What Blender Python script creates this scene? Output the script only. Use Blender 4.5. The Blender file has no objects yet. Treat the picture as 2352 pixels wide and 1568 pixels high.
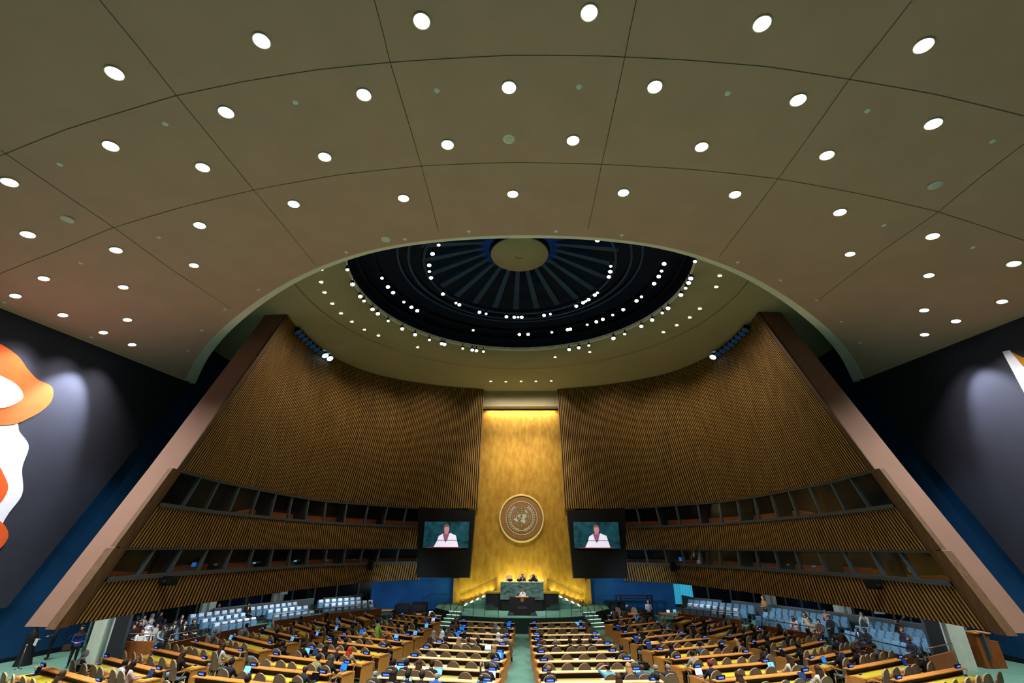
import bpy, bmesh, math, random, json
from mathutils import Vector, Matrix
from math import sin, cos, pi, radians, atan2, hypot
random.seed(7)
S = bpy.context.scene
COL = S.collection
CX = 0.08            # hall axis
def fl(Y): return max(0.0, min(.6, (36 - Y) * .027))

DATA = json.loads('''{"rows":[["CL",0,-4.35,37.32,-0.49,36.34],["CL",1,-3.96,34.25,-0.49,33.56],["CL",2,-3.95,31.59,-0.56,30.81],["CL",3,-4.62,29.74,-0.55,28.9],["CL",4,-4.54,27.78,-0.64,27.05],["CL",5,-4.85,25.9,-0.7,25.01],["CL",6,-4.98,23.79,-0.78,23.03],["CL",7,-5.08,21.78,-0.83,21.05],["CL",8,-5.18,19.88,-0.9,19.27],["CR",0,0.59,36.32,4.43,37.17],["CR",1,0.6,33.57,4.11,34.12],["CR",2,0.58,30.79,4.57,31.27],["CR",3,0.55,28.86,4.37,29.34],["CR",4,0.58,26.9,4.66,27.52],["CR",5,0.62,24.96,4.56,25.47],["CR",6,0.65,23.0,4.8,23.42],["CR",7,0.67,20.95,4.73,21.34],["CR",8,0.69,19.2,4.97,19.61],["L2",0,-9.39,40.58,-5.98,38.34],["L2",1,-9.56,37.85,-6.08,35.54],["L2",2,-9.71,34.75,-5.95,32.09],["L2",3,-9.72,32.27,-6.19,30.22],["L2",4,-10.24,30.13,-6.31,28.17],["L2",5,-10.23,27.96,-6.48,26.2],["L2",6,-10.27,25.74,-6.7,24.2],["L2",7,-11.09,23.87,-6.87,22.19],["L2",8,-10.84,21.5,-7.11,20.28],["L2",9,-11.8,19.74,-7.31,18.29],["R2",0,6.02,37.7,9.01,39.93],["R2",1,6.1,35.0,9.72,37.34],["R2",2,5.95,31.89,9.43,33.77],["R2",3,6.11,29.83,9.66,31.77],["R2",4,6.27,27.84,10.38,29.92],["R2",5,6.38,25.95,10.44,27.62],["R2",6,6.56,23.88,10.68,25.42],["R2",7,6.72,21.84,10.48,23.11],["R2",8,6.86,19.84,11.13,21.31],["L3",0,-12.54,41.48,-11.09,39.27],["L3",1,-13.75,38.82,-11.27,36.2],["L3",2,-14.86,37.08,-11.65,34.08],["L3",3,-16.34,36.28,-11.96,31.77],["L3",4,-15.96,32.36,-12.28,29.43],["L3",5,-16.16,29.68,-12.58,27.09],["L3",6,-16.92,27.45,-12.84,24.86],["L3",7,-17.37,25.19,-13.29,22.88],["L3",8,-17.98,23.06,-13.67,20.71],["L3",9,-18.84,21.07,-14.37,18.77],["R3",0,11.21,38.91,12.64,40.82],["R3",1,11.37,35.86,14.14,39.04],["R3",2,11.62,33.34,14.85,36.51],["R3",3,11.79,30.96,15.07,33.66],["R3",4,12.1,28.63,15.92,31.64],["R3",5,12.26,26.25,16.18,29.09],["R3",6,12.58,24.13,16.76,26.77],["R3",7,12.99,22.15,16.82,24.24],["R3",8,13.43,20.18,17.61,22.22]],"people":[[2,-0.31,"dark","black","short","a person with dark hair, black jacket"],[0,0.04,"bald","charcoal","bald","a bald person in charcoal suit"],[1,-0.15,"dark","navy","short","a person with dark hair, navy jacket"],[1,2.61,"grey","palegrey","long","a grey-haired person in a pale top"],[1,3.21,"dark","black","short","a dark-haired person in black suit"],[2,0.2,"dark","navy","short","a broad person in navy suit"],[3,0.08,"grey","brown","long","a grey-haired person"],[3,0.25,"white","charcoal","long","a white-haired person in charcoal jacket"],[4,0.15,"brown","black","long","a person with long dark hair"],[4,0.98,"dark","black","short","a black-haired person"],[4,1.65,"blond","beige","long","a person with long blond hair"],[3,1.82,"dark","palegrey","long","a person with long black hair, pale top"],[4,2.03,"brown","charcoal","short","a brown-haired person"],[4,2.3,"dark","black","short","a dark-haired person in black suit"],[4,3.07,"dark","black","short","a dark-haired person"],[3,3.68,"white","palegrey","hijab","a person in white headscarf"],[3,3.95,"dark","beige","bald","a close-cropped person in beige-grey suit"],[4,3.73,"dark","black","bald","a person in black suit with white collar"],[5,3.92,"blond","navy","long","a blond person"],[6,4.04,"dark","slate","short","a black-haired person in slate blue suit"],[7,4.02,"dark","navy","short_up","a person in navy suit raising one hand"],[8,4.02,"dark","navy","bald","a close-cropped dark-haired person"],[7,0.39,"dark","black","short","a dark-haired person in black suit"],[7,0.73,"dark","black","short","a black-haired person in black jacket"],[7,1.31,"brown","tan","long","a person with long brown hair, tan top"],[8,1.87,"grey","blue","bald","a balding person in bright blue jacket"],[7,1.9,"dark","black","short","a black-haired person in black suit"],[8,0.98,"dark","black","long","a person with long black hair"],[8,1.06,"dark","black","short","a dark-haired person in black"],[8,1.44,"dark","black","short","a black-haired person"],[8,0.29,"grey","charcoal","bald","a balding grey-haired person in dark suit"],[10,3.55,"dark","navy","short","a dark-haired person in navy suit"],[12,0.39,"dark","black","short","a person in black with pale scarf"],[13,0.25,"brown","charcoal","bald","a balding person in charcoal suit"],[13,0.93,"grey","black","short","a grey-haired person in black suit"],[13,1.66,"dark","black","short","a dark-haired person in black suit"],[13,1.88,"dark","charcoal","short","a dark-haired person with white collar"],[13,2.68,"dark","charcoal","short","a dark-haired person in charcoal jacket"],[14,3.78,"dark","black","short","a black-haired person with earpiece"],[16,0.23,"skin","black","bald","a bald person in black suit"],[16,2.44,"dark","lightblue","short_head","a person in light blue sweater, hand behind head"],[17,2.46,"brown","tan","long","a person with long brown hair"],[16,3.2,"blond","navy","long","a person with long blond hair"],[16,3.52,"brown","slate","bald","a close-cropped person in slate suit"],[16,3.84,"grey","navy","bald","a balding grey person in navy suit"],[16,4.37,"grey","charcoal","bald","a balding person in charcoal suit"],[17,3.79,"dark","black","short","a black-haired person"],[28,0.24,"dark","black","short","a dark-haired person in black"],[29,0.17,"dark","navy","short","a black-haired person in navy"],[30,0.41,"dark","navy","short","a dark-haired person in navy suit"],[31,-0.0,"dark","charcoal","long","a black-haired person in charcoal"],[30,2.29,"dark","black","short","a black-haired person in black suit"],[30,3.5,"dark","charcoal","long","a dark-haired person in charcoal"],[32,0.31,"brown","brown","short","a brown-haired person in brown top"],[33,0.2,"black","black","hijab","a person in black headscarf and robe"],[33,1.83,"dark","slate","short","a dark-haired person in slate top"],[31,3.81,"dark","black","long","a long-haired person in black"],[28,3.38,"dark","black","short","a black-haired person in dark jacket"],[34,0.4,"dark","lightgrey","short","a dark-haired person in light grey suit"],[35,0.18,"maroon","navy","short","a person with maroon cap, navy suit"],[36,0.24,"brown","tan","long","a person with long brown hair"],[33,4.1,"blond","black","long","a fair-haired person in black"],[34,4.26,"dark","navy","short","a dark-haired person holding a blue phone"],[48,-0.18,"black","black","hijab","a person in long black headscarf"],[48,3.59,"dark","slate","short","a person in grey top leaning over desk"],[49,4.07,"dark","black","short","a black-haired person in black"],[50,0.14,"dark","black","short","a dark-haired person holding pink paper"],[49,1.43,"dark","black","short","a dark-haired person"],[50,1.31,"dark","black","long","a long-haired person in black"],[51,-0.09,"black","black","hijab","a person in black headscarf"],[50,2.69,"dark","black","short","a black-haired person"],[50,4.47,"brown","black","long","a brown-haired person in black"],[51,2.0,"dark","charcoal","short","a dark-haired person in charcoal"],[51,2.75,"dark","black","short","a dark-haired person in black"],[51,4.69,"dark","brown","long","a long-haired person in brown"],[52,0.16,"black","black","hijab","a person in black headscarf with papers"],[52,3.84,"dark","charcoal","short","a dark-haired person with headphones"],[52,4.92,"dark","black","long","a dark-haired person in black"],[52,4.32,"brown","blue","long","a brown-haired person in blue top"],[53,2.01,"brown","tan","long","a brown-haired person in tan top"],[53,2.49,"dark","black","short","a black-haired person in black suit"],[53,3.87,"dark","grey","short","a black-haired person in grey suit"],[53,0.7,"skin2","black","bald","a bald person in black suit"],[36,3.82,"brown","white","long","a person with long dark hair, white blouse"],[35,3.98,"brown","white","long","a person with clipped brown hair, white top"],[53,2.0,"dark","black","short","a black-haired person at frame bottom"],[54,3.64,"dark","black","short","a person in black with headphones"],[18,0.33,"dark","charcoal","short","a dark-haired person in dark suit"],[19,-0.17,"brown","maroon","short","a brown-haired person in maroon jacket"],[18,3.74,"dark","grey","short","a dark-haired person in greyish top"],[19,3.79,"dark","black","long","a dark-haired person in black"],[20,3.55,"dark","navy","short","a dark-haired person in navy"],[20,4.24,"dark","navy","long","a long-haired person in navy"],[22,2.72,"blond","black","short","a blond person in black top"],[22,4.2,"auburn","brown","short","a red-brown haired person"],[21,0.27,"dark","black","short","a black-haired person in black suit"],[23,1.68,"dark","black","long","a person with long black hair"],[23,2.29,"dark","black","short","a person in black bending down"],[24,2.79,"skin","black","bald","a balding person in black suit"],[24,3.49,"red","beige","long","a person with long red hair"],[24,0.72,"dark","black","short","a dark-haired person in black suit"],[24,-0.52,"dark","navy","short","a person in navy suit"],[25,3.6,"dark","sage","short","a dark-haired person in sage green suit"],[25,4.29,"greyblack","black","long","a person with long greying hair, black suit"],[26,3.56,"skin2","charcoal","bald","a bald person in dark suit"],[24,2.08,"dark","black","long","a long-haired person in black"],[38,0.27,"dark","black","long","a dark long-haired person in black"],[38,2.52,"dark","white","short","a dark-haired person in white top"],[39,4.21,"dark","navy","long","a dark-haired person in navy"],[40,6.06,"dark","maroon","short","a dark-haired person in maroon top"],[41,3.98,"dark","black","short","a black-haired person in black suit"],[40,2.76,"dark","brown","short","a dark-haired person in brown"],[39,0.18,"dark","charcoal","short","a dark-haired person"],[41,0.12,"dark","lavender","short","a dark-haired person in lavender shirt"],[42,0.0,"grey","grey","short","a grey-haired person in grey suit"],[43,4.63,"brown","white","long","a person with long brown hair, white top"],[44,4.43,"brown","black","long","a brown-haired person in black top"],[45,4.47,"dark","pink","long","a person with black hair, pale pink top"],[26,0.1,"dark","navy","short","a black-haired person in navy suit"],[27,3.34,"dark","black","short","a dark-haired person at frame bottom"],[45,0.59,"lightgreyhair","navy","hijab","a person in grey headscarf, dark coat"],[46,4.29,"brown","tan","long","a brown-haired person at frame bottom"],[45,4.06,"dark","palegrey","short","a black-haired person in pale shirt"]],"laps":[[2,-0.2,"b"],[1,-0.05,"b"],[0,3.61,"b"],[4,2.35,"l"],[4,2.95,"w"],[5,4.0,"b"],[5,3.9,"l"],[7,0.34,"l"],[7,1.37,"w"],[7,1.91,"l"],[7,4.03,"w"],[8,1.17,"l"],[8,3.86,"b"],[9,3.32,"l"],[16,4.1,"l"],[29,0.17,"n"],[31,0.19,"n"],[32,0.24,"n"],[28,3.08,"b"],[35,0.18,"w"],[35,3.92,"l"],[33,3.9,"k"],[51,0.01,"k"],[52,0.2,"k"],[53,0.91,"b"],[53,2.56,"n"],[53,4.19,"b"],[54,3.98,"n"],[36,3.84,"n"],[19,3.95,"l"],[20,3.44,"l"],[21,3.05,"l"],[20,4.15,"l"],[18,3.67,"w"],[21,0.15,"b"],[24,0.72,"n"],[25,4.24,"b"],[26,3.44,"k"],[24,-0.15,"l"],[25,3.44,"k"],[41,4.29,"l"],[40,5.82,"l"],[39,4.06,"l"],[38,0.24,"b"],[42,0.12,"l"],[26,0.13,"l"],[45,4.47,"n"],[46,0.47,"k"],[41,0.54,"k"]],"bottles":[[3,2.65],[6,3.47],[16,0.52],[11,3.67],[43,4.92],[45,0.43],[48,0.29],[5,3.75]],"gal":[["L1",-16.72,43.26,-14.35,45.64,1.65,7],["L1",-15.85,42.36,-13.15,45.36,1.45,8],["L1",-15.04,41.6,-12.73,44.18,1.25,7],["L2",-21.38,33.99,-18.1,41.47,1.65,16],["L2",-20.23,33.52,-19.39,36.37,1.45,6],["L2",-18.47,38.38,-16.94,40.9,1.45,6],["L2",-19.34,33.42,-18.35,35.91,1.25,6],["L2",-17.63,37.75,-16.09,40.1,1.25,6],["R1",14.61,45.2,17.88,41.1,1.65,10],["R1",14.14,44.14,16.91,40.39,1.45,9],["R1",13.51,42.98,16.13,39.88,1.25,8],["R2",18.84,39.61,20.95,34.66,1.65,11],["R2",17.89,38.82,19.69,33.94,1.45,10],["R2",17.04,38.24,18.95,33.87,1.25,9],["R3",21.68,33.18,21.83,28.44,1.65,9],["R3",20.3,32.42,20.84,28.03,1.45,9],["R3",19.36,32.04,19.86,27.64,1.25,9]],"parapet":[[[-21.98,28.07],[-19.4,28.16]],[[-18.32,27.84],[-17.79,30.08]],[[-17.81,31.31],[-17.21,32.75],[-16.58,34.29]],[[-16.82,35.81],[-14.79,39.46],[-11.46,42.84]],[[21.21,27.08],[18.78,25.6]],[[18.03,25.36],[17.63,29.75]],[[17.33,31.68],[15.91,35.0]],[[15.55,37.84],[14.58,38.45],[13.26,39.84],[12.11,40.95]]],"gpeople":[[-22.44,29.83,1.88,"lightgreyhair","black","hijab","person in grey headscarf and black robe, far left end of left gallery"],[-22.38,30.51,1.88,"dark","black","short","dark-haired person in black suit, upper left gallery corner"],[-22.35,30.98,1.88,"dark","lightgrey","short","dark-haired person in white shirt and jacket, upper left gallery"],[-22.23,31.48,1.88,"lightgreyhair","black","hijab","person in grey headscarf behind the white-robed figure's row, left gallery"],[-22.46,32.5,1.88,"dark","black","long","person with raised camera in black, left gallery"],[-21.87,30.13,1.68,"dark","maroon","long","dark-haired person in maroon beside pink folder, left gallery"],[-21.43,30.37,1.68,"lightgreyhair","palegrey","hijab","person in grey headscarf and pale grey dress, left gallery middle row"],[-21.3,28.92,1.68,"dark","black","short","dark-haired person in black, left gallery middle row"],[-20.75,28.91,1.48,"dark","white","long","dark-haired person in white dress, left gallery front row"],[-21.25,31.26,1.68,"dark","navy","short","dark-haired person in navy facing sideways, left gallery"],[-20.31,31.31,1.88,"dark","black","short","dark-haired person in suit beside empty blue seats, left gallery"],[-20.22,30.65,1.68,"dark","charcoal","short","dark-haired person in charcoal suit, left gallery middle"],[-19.47,30.45,1.68,"dark","black","short","dark-haired person with white shirt, left gallery middle row"],[-19.27,30.9,1.68,"dark","black","short","dark-haired person with orange tie, left gallery middle row"],[-20.36,30.06,1.48,"brown","lightgrey","hijab","person in light grey coat at front corner of left gallery"],[-19.98,30.07,1.48,"dark","black","short","dark-haired person in black, front row of left gallery"],[-21.35,30.84,1.48,"dark","white","short","dark-haired person in white, left gallery front"],[-20.94,29.64,1.48,"white","white","hijab","person in white headscarf and robe, left gallery front row"],[-21.72,37.3,1.93,"brown","slate","short","person with headphones in light grey suit, back row of left gallery"],[-21.14,37.9,1.93,"dark","black","short","person in black suit and pink shirt, back row of left gallery"],[18.09,35.24,1.93,"dark","pinkgrey","long","long-haired person in pinkish coat, right gallery back row"],[18.63,35.26,1.93,"dark","beige","long","dark-haired person in beige coat, right gallery back row"],[18.57,34.4,1.93,"dark","beige","short","dark-haired person in beige jacket, right gallery back row"],[18.18,33.92,1.73,"dark","brown","short","dark-haired person in brown, right gallery middle row"],[18.29,33.53,1.73,"dark","black","short","dark-haired person in black, right gallery middle row"],[20.43,35.51,1.93,"dark","pinkgrey","short","person in pinkish grey at a writing tablet, right gallery back row"],[21.4,30.8,1.73,"dark","black","short","dark-haired person in black jacket reading, right gallery middle row"],[20.95,29.31,1.73,"auburn","navy","short","red-haired person in navy holding white papers, right gallery middle row"],[20.23,26.2,1.93,"brown","navy","short","person half hidden behind pillar, right gallery back row"],[19.7,30.91,1.9,"skin2","navy","bald","bald person in navy suit under the leaning man, right gallery"],[19.54,30.33,1.53,"dark","black","short","dark-haired person in black bowing forward, right gallery front row"],[22.6,33.27,1.9,"grey","grey","short","person in grey jacket seen from behind, behind right gallery wall"]],"down":[[[-12.32,9.04],[-7.59,8.44],[-2.8,8.11],[2.01,7.97],[6.95,8.21],[11.65,8.62]],[[-18.86,12.57],[-14.54,11.63],[-10.01,10.76],[-5.23,10.46],[-0.33,10.37],[4.51,10.34],[9.29,10.64],[13.95,11.18]],[[-20.81,15.31],[-12.28,13.08],[-7.61,13.11],[-2.76,12.82],[2.06,12.7],[6.96,12.87],[11.58,12.91]],[[-18.8,17.22],[-14.52,16.39],[-10.0,15.68],[-5.19,15.84],[-0.29,15.8],[4.59,15.65],[9.3,15.42],[13.96,15.98],[18.32,16.78],[22.4,17.73]],[[-22.87,18.27],[-20.72,20.13],[-16.67,19.32],[16.2,18.84],[20.34,19.61],[24.47,20.63]],[[-24.89,19.09],[-24.79,21.46],[-22.88,23.24],[22.48,22.73],[24.41,23.17]],[[-24.78,24.0],[-24.75,26.1],[24.38,25.24]]],"small":[[-2.77,10.44],[2.02,10.39],[6.97,10.53],[11.68,10.9],[16.22,11.65],[-7.61,10.61],[-12.23,11.0],[-16.73,12.14],[-16.64,16.85],[-20.78,17.72],[-9.19,19.85],[-15.18,22.58],[-18.0,24.19],[-20.64,26.22],[-23.04,28.59],[-25.71,19.42],[-25.65,24.25],[-5.9,19.06],[-2.56,18.63],[1.85,18.72],[5.2,18.93],[11.72,20.71],[14.59,22.02],[17.42,23.63],[20.02,25.64],[22.56,27.92],[16.14,16.52],[20.26,17.15]],"big":[[-0.39,12.62],[-18.87,14.86],[16.16,13.89],[-6.85,18.95]],"seam":[[[-18.08,11.45],[-15.35,10.79],[-11.24,10.01],[-8.83,9.71],[-6.38,9.48],[-4.0,9.36],[-0.29,9.25],[2.42,9.29],[5.11,9.39],[7.73,9.53],[10.39,9.82],[13.21,10.13],[16.2,10.6]],[[-23.92,17.37],[-20.89,16.65],[-17.75,15.77],[-14.42,15.13],[-11.17,14.61],[-7.43,14.16],[-4.0,13.93],[-0.22,13.88],[3.29,13.98],[7.05,14.11],[10.54,14.34],[14.28,14.82],[17.38,15.29],[21.44,16.22]],[[-11.1,7.06],[-11.1,8.38],[-11.15,10.02],[-11.16,12.16],[-11.17,14.61],[-11.15,17.5],[-11.17,20.77]],[[-3.99,7.51],[-4.01,8.42],[-4.05,9.39],[-4.02,11.5],[-4.0,13.93],[-4.03,16.43],[-4.08,18.49]],[[3.27,7.64],[3.28,8.43],[3.31,9.36],[3.34,11.27],[3.36,13.97],[3.41,16.26],[3.43,18.57]],[[10.47,7.46],[10.45,8.53],[10.39,9.82],[10.47,11.77],[10.54,14.34],[10.58,16.95],[10.58,20.29]],[[-17.83,11.2],[-17.82,13.14],[-17.75,15.77],[-17.83,19.12],[-17.67,24.2]],[[17.16,11.62],[17.21,13.28],[17.38,15.29],[17.3,18.47],[17.47,23.55]]],"outer":[[-12.28,23.6],[-12.85,25.01],[-13.13,26.28],[-13.17,27.78],[-13.07,29.21],[-12.73,30.55],[-12.2,31.92],[-11.42,33.05],[-8.76,35.54],[12.6,24.61],[12.89,25.93],[12.86,28.85],[12.6,30.2],[12.04,31.5],[11.37,32.73],[6.12,36.84],[3.16,38.02]],"five":[[-3.01,44.05],[-1.46,44.2],[0.1,44.08],[1.61,44.09],[3.16,43.97]],"inner":[-144.4,-154.4,-167.0,178.6,-174.1,157.2,142.6,139.2,116.0,121.4,100.2,94.2,91.3,88.6,71.5,66.6,44.8,38.3,35.7,32.7,25.6,22.3,-4.3,-10.4,1.8,-39.6],"mid":[178.1,171.1,166.2,157.3,151.8,147.8,114.8,90.3,85.7,73.2,64.8,63.3,53.9,48.7,44.9,38.9,32.2,22.9,19.0,7.6,2.1,-2.0,-7.1],"rim":[-166.8,-175.9,175.9,172.6,166.1,162.4,155.8,147.6,140.6,133.2,127.0,125.6,116.8,112.3,110.3,107.0,67.2,62.6,57.8,45.8,45.5,39.9,30.9,24.6,18.3,14.4,4.4,-0.2,-3.6,-6.4,-16.5]}''')
# ---------------------------------------------------------------- materials
def lin(c):
    return tuple(((v/255)/12.92 if v/255 <= .04045 else ((v/255+.055)/1.055)**2.4) for v in c) + (1,)
MATS = {}
def mat(name, c, rough=.7, metal=0, noise=0, nscale=4, c2=None, stretch=(1, 1, 1), emit=0, bump=0, spec=.3, trans=0, alpha=1):
    if name in MATS: return MATS[name]
    m = bpy.data.materials.new(name); m.use_nodes = True
    nt = m.node_tree; b = nt.nodes['Principled BSDF']
    b.inputs['Roughness'].default_value = rough
    b.inputs['Metallic'].default_value = metal
    b.inputs['Specular IOR Level'].default_value = spec
    b.inputs['Base Color'].default_value = lin(c)
    if noise or bump:
        tc = nt.nodes.new('ShaderNodeTexCoord'); mp = nt.nodes.new('ShaderNodeMapping')
        mp.inputs['Scale'].default_value = stretch
        nz = nt.nodes.new('ShaderNodeTexNoise'); nz.inputs['Scale'].default_value = nscale; nz.inputs['Detail'].default_value = 5
        nt.links.new(tc.outputs['Object'], mp.inputs[0]); nt.links.new(mp.outputs[0], nz.inputs['Vector'])
        if noise:
            rp = nt.nodes.new('ShaderNodeValToRGB')
            a = lin(c); d = lin(c2) if c2 else tuple(v * (1 - noise) for v in a[:3]) + (1,)
            rp.color_ramp.elements[0].color = d; rp.color_ramp.elements[1].color = a
            rp.color_ramp.elements[0].position = .3; rp.color_ramp.elements[1].position = .7
            nt.links.new(nz.outputs['Fac'], rp.inputs[0]); nt.links.new(rp.outputs[0], b.inputs['Base Color'])
        if bump:
            bp = nt.nodes.new('ShaderNodeBump'); bp.inputs['Strength'].default_value = bump
            nt.links.new(nz.outputs['Fac'], bp.inputs['Height']); nt.links.new(bp.outputs[0], b.inputs['Normal'])
    if emit:
        b.inputs['Emission Color'].default_value = lin(c); b.inputs['Emission Strength'].default_value = emit
    if trans: b.inputs['Transmission Weight'].default_value = trans
    if alpha < 1: b.inputs['Alpha'].default_value = alpha
    MATS[name] = m
    return m
plaster = mat('ceiling_plaster', (200, 160, 138), .9, noise=.08, nscale=.6, spec=.1)
plaster_r = mat('rear_ceiling_plaster', (172, 158, 124), .9, noise=.06, nscale=.6, spec=.1)
plaster_lip = mat('lip_plaster', (240, 232, 212), .9, noise=.05, nscale=1)  # paler than the ceiling: lamplight on the lip is put into its colour
seam_m = mat('seam_dark', (96, 84, 66), .95)
tan_m = mat('tan_plaster', (116, 88, 74), .85, noise=.1, nscale=.8)
wood_slat = mat('slat_wood', (160, 122, 64), .6, noise=.45, nscale=2.2, stretch=(3, 3, .25), c2=(118, 84, 38))
wood_end = mat('edge_wood', (86, 60, 32), .7, noise=.3, nscale=2.0, stretch=(4, 4, .2), c2=(68, 46, 24))
slat_gap = mat('slat_gap', (20, 13, 8), .9, noise=.2, nscale=3)
blue_wall = mat('blue_paint', (14, 72, 118), .8, noise=.25, nscale=.7)
black_wall = mat('mural_black', (48, 48, 60), .85, noise=.15, nscale=.8)
carpet = mat('green_carpet', (94, 134, 120), .95, noise=.16, nscale=1.1, spec=.05)
carpet_d = mat('dark_green_fascia', (18, 48, 38), .8, noise=.2, nscale=5)
gold = mat('gold_leaf', (188, 146, 62), .45, metal=.5, noise=.5, nscale=1.3, stretch=(2, 2, 1.0), c2=(158, 114, 42), bump=.12)
bronze = mat('bronze', (150, 108, 66), .5, metal=.4, noise=.15, nscale=2)
silver = mat('relief_silver', (205, 202, 190), .45, metal=.4, noise=.1, nscale=20)
pale_ring = mat('pale_ring', (220, 200, 140), .4, metal=.3, noise=.1, nscale=5, emit=.05)
oak = mat('desk_oak', (216, 150, 78), .5, noise=.3, nscale=2, stretch=(1, 5, 5), c2=(196, 124, 54))
oak_d = mat('parapet_walnut', (142, 82, 34), .5, noise=.3, nscale=3, stretch=(5, 5, .6), c2=(118, 62, 22))
oak_l = mat('shelf_oak', (240, 200, 152), .45, noise=.2, nscale=3, stretch=(1, 6, 6), c2=(230, 182, 128))  # on centre shelves the bright light there is put into a paler oak
matl = mat('yellow_green_leather', (200, 194, 50), .5, noise=.15, nscale=8)
matc = mat('lit_centre_leather', (148, 158, 96), .5, noise=.3, nscale=1.2, c2=(166, 164, 66))  # centre mats: how they look under the light is put into the colour
black_m = mat('black_plastic', (12, 12, 14), .85, noise=.2, nscale=9)
black_s = mat('black_stone', (12, 11, 14), .6, noise=.4, nscale=5, c2=(8, 8, 10))
marble = mat('green_marble', (96, 124, 116), .3, noise=.5, nscale=3.2, c2=(42, 62, 60), stretch=(1, 1, 2.2))
taupe = mat('taupe_fabric', (124, 104, 78), .9, noise=.2, nscale=30)
taupe_e = mat('chair_piping', (176, 152, 118), .8, noise=.1, nscale=30)
seatblue = mat('pale_blue_leather', (140, 178, 204), .5, noise=.1, nscale=12)
galblue = mat('gallery_blue', (96, 132, 158), .6, noise=.15, nscale=10)
galshell = mat('gallery_shell', (62, 74, 88), .6, noise=.15, nscale=10)
whitecloth = mat('white_cloth', (226, 228, 236), .8, noise=.06, nscale=14)
armwood = mat('arm_oak', (206, 150, 84), .5, noise=.15, nscale=14)
metal = mat('grey_metal', (120, 126, 130), .4, metal=.8, noise=.1, nscale=10)
darkmetal = mat('dark_metal', (40, 44, 50), .5, metal=.5, noise=.2, nscale=8)
greywall = mat('grey_parapet', (70, 80, 84), .7, noise=.15, nscale=4)
pillar_m = mat('pillar_stone', (190, 200, 186), .8, noise=.1, nscale=3)
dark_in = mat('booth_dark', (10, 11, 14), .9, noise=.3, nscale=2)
dark_blue = mat('booth_blue', (16, 40, 74), .8, noise=.3, nscale=2)
glass = mat('booth_glass', (100, 120, 130), .1, spec=.3, trans=.9, alpha=.14, noise=.05, nscale=2)
dome_m = mat('dome_blue', (10, 26, 58), .7, noise=.3, nscale=1.4)
rib_m = mat('dome_rib', (40, 70, 104), .6, noise=.2, nscale=2)
lamp = mat('lamp_glow', (255, 252, 246), emit=14, noise=0)
lamp_w = mat('lamp_glow_warm', (255, 236, 214), emit=10)
lampb = mat('lamp_glow_blue', (150, 200, 255), emit=8)
ledglow = mat('plate_blue_light', (14, 84, 235), emit=.8)
ledtext = mat('plate_text_light', (110, 180, 255), emit=.8)
micblue = mat('microphone_light', (40, 60, 255), emit=1.0)
scr = {'b': mat('screen_blue', (24, 118, 214), emit=.6), 'l': mat('screen_light_blue', (112, 190, 240), emit=.6),
       'w': mat('screen_white', (205, 225, 245), emit=.6), 'n': mat('screen_navy', (22, 54, 110), emit=.35), 'k': mat('screen_off', (12, 14, 20), .2, emit=.05)}
paper = mat('paper_white', (225, 226, 222), .8)
steplight = mat('step_light', (215, 240, 225), emit=.8)

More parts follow.
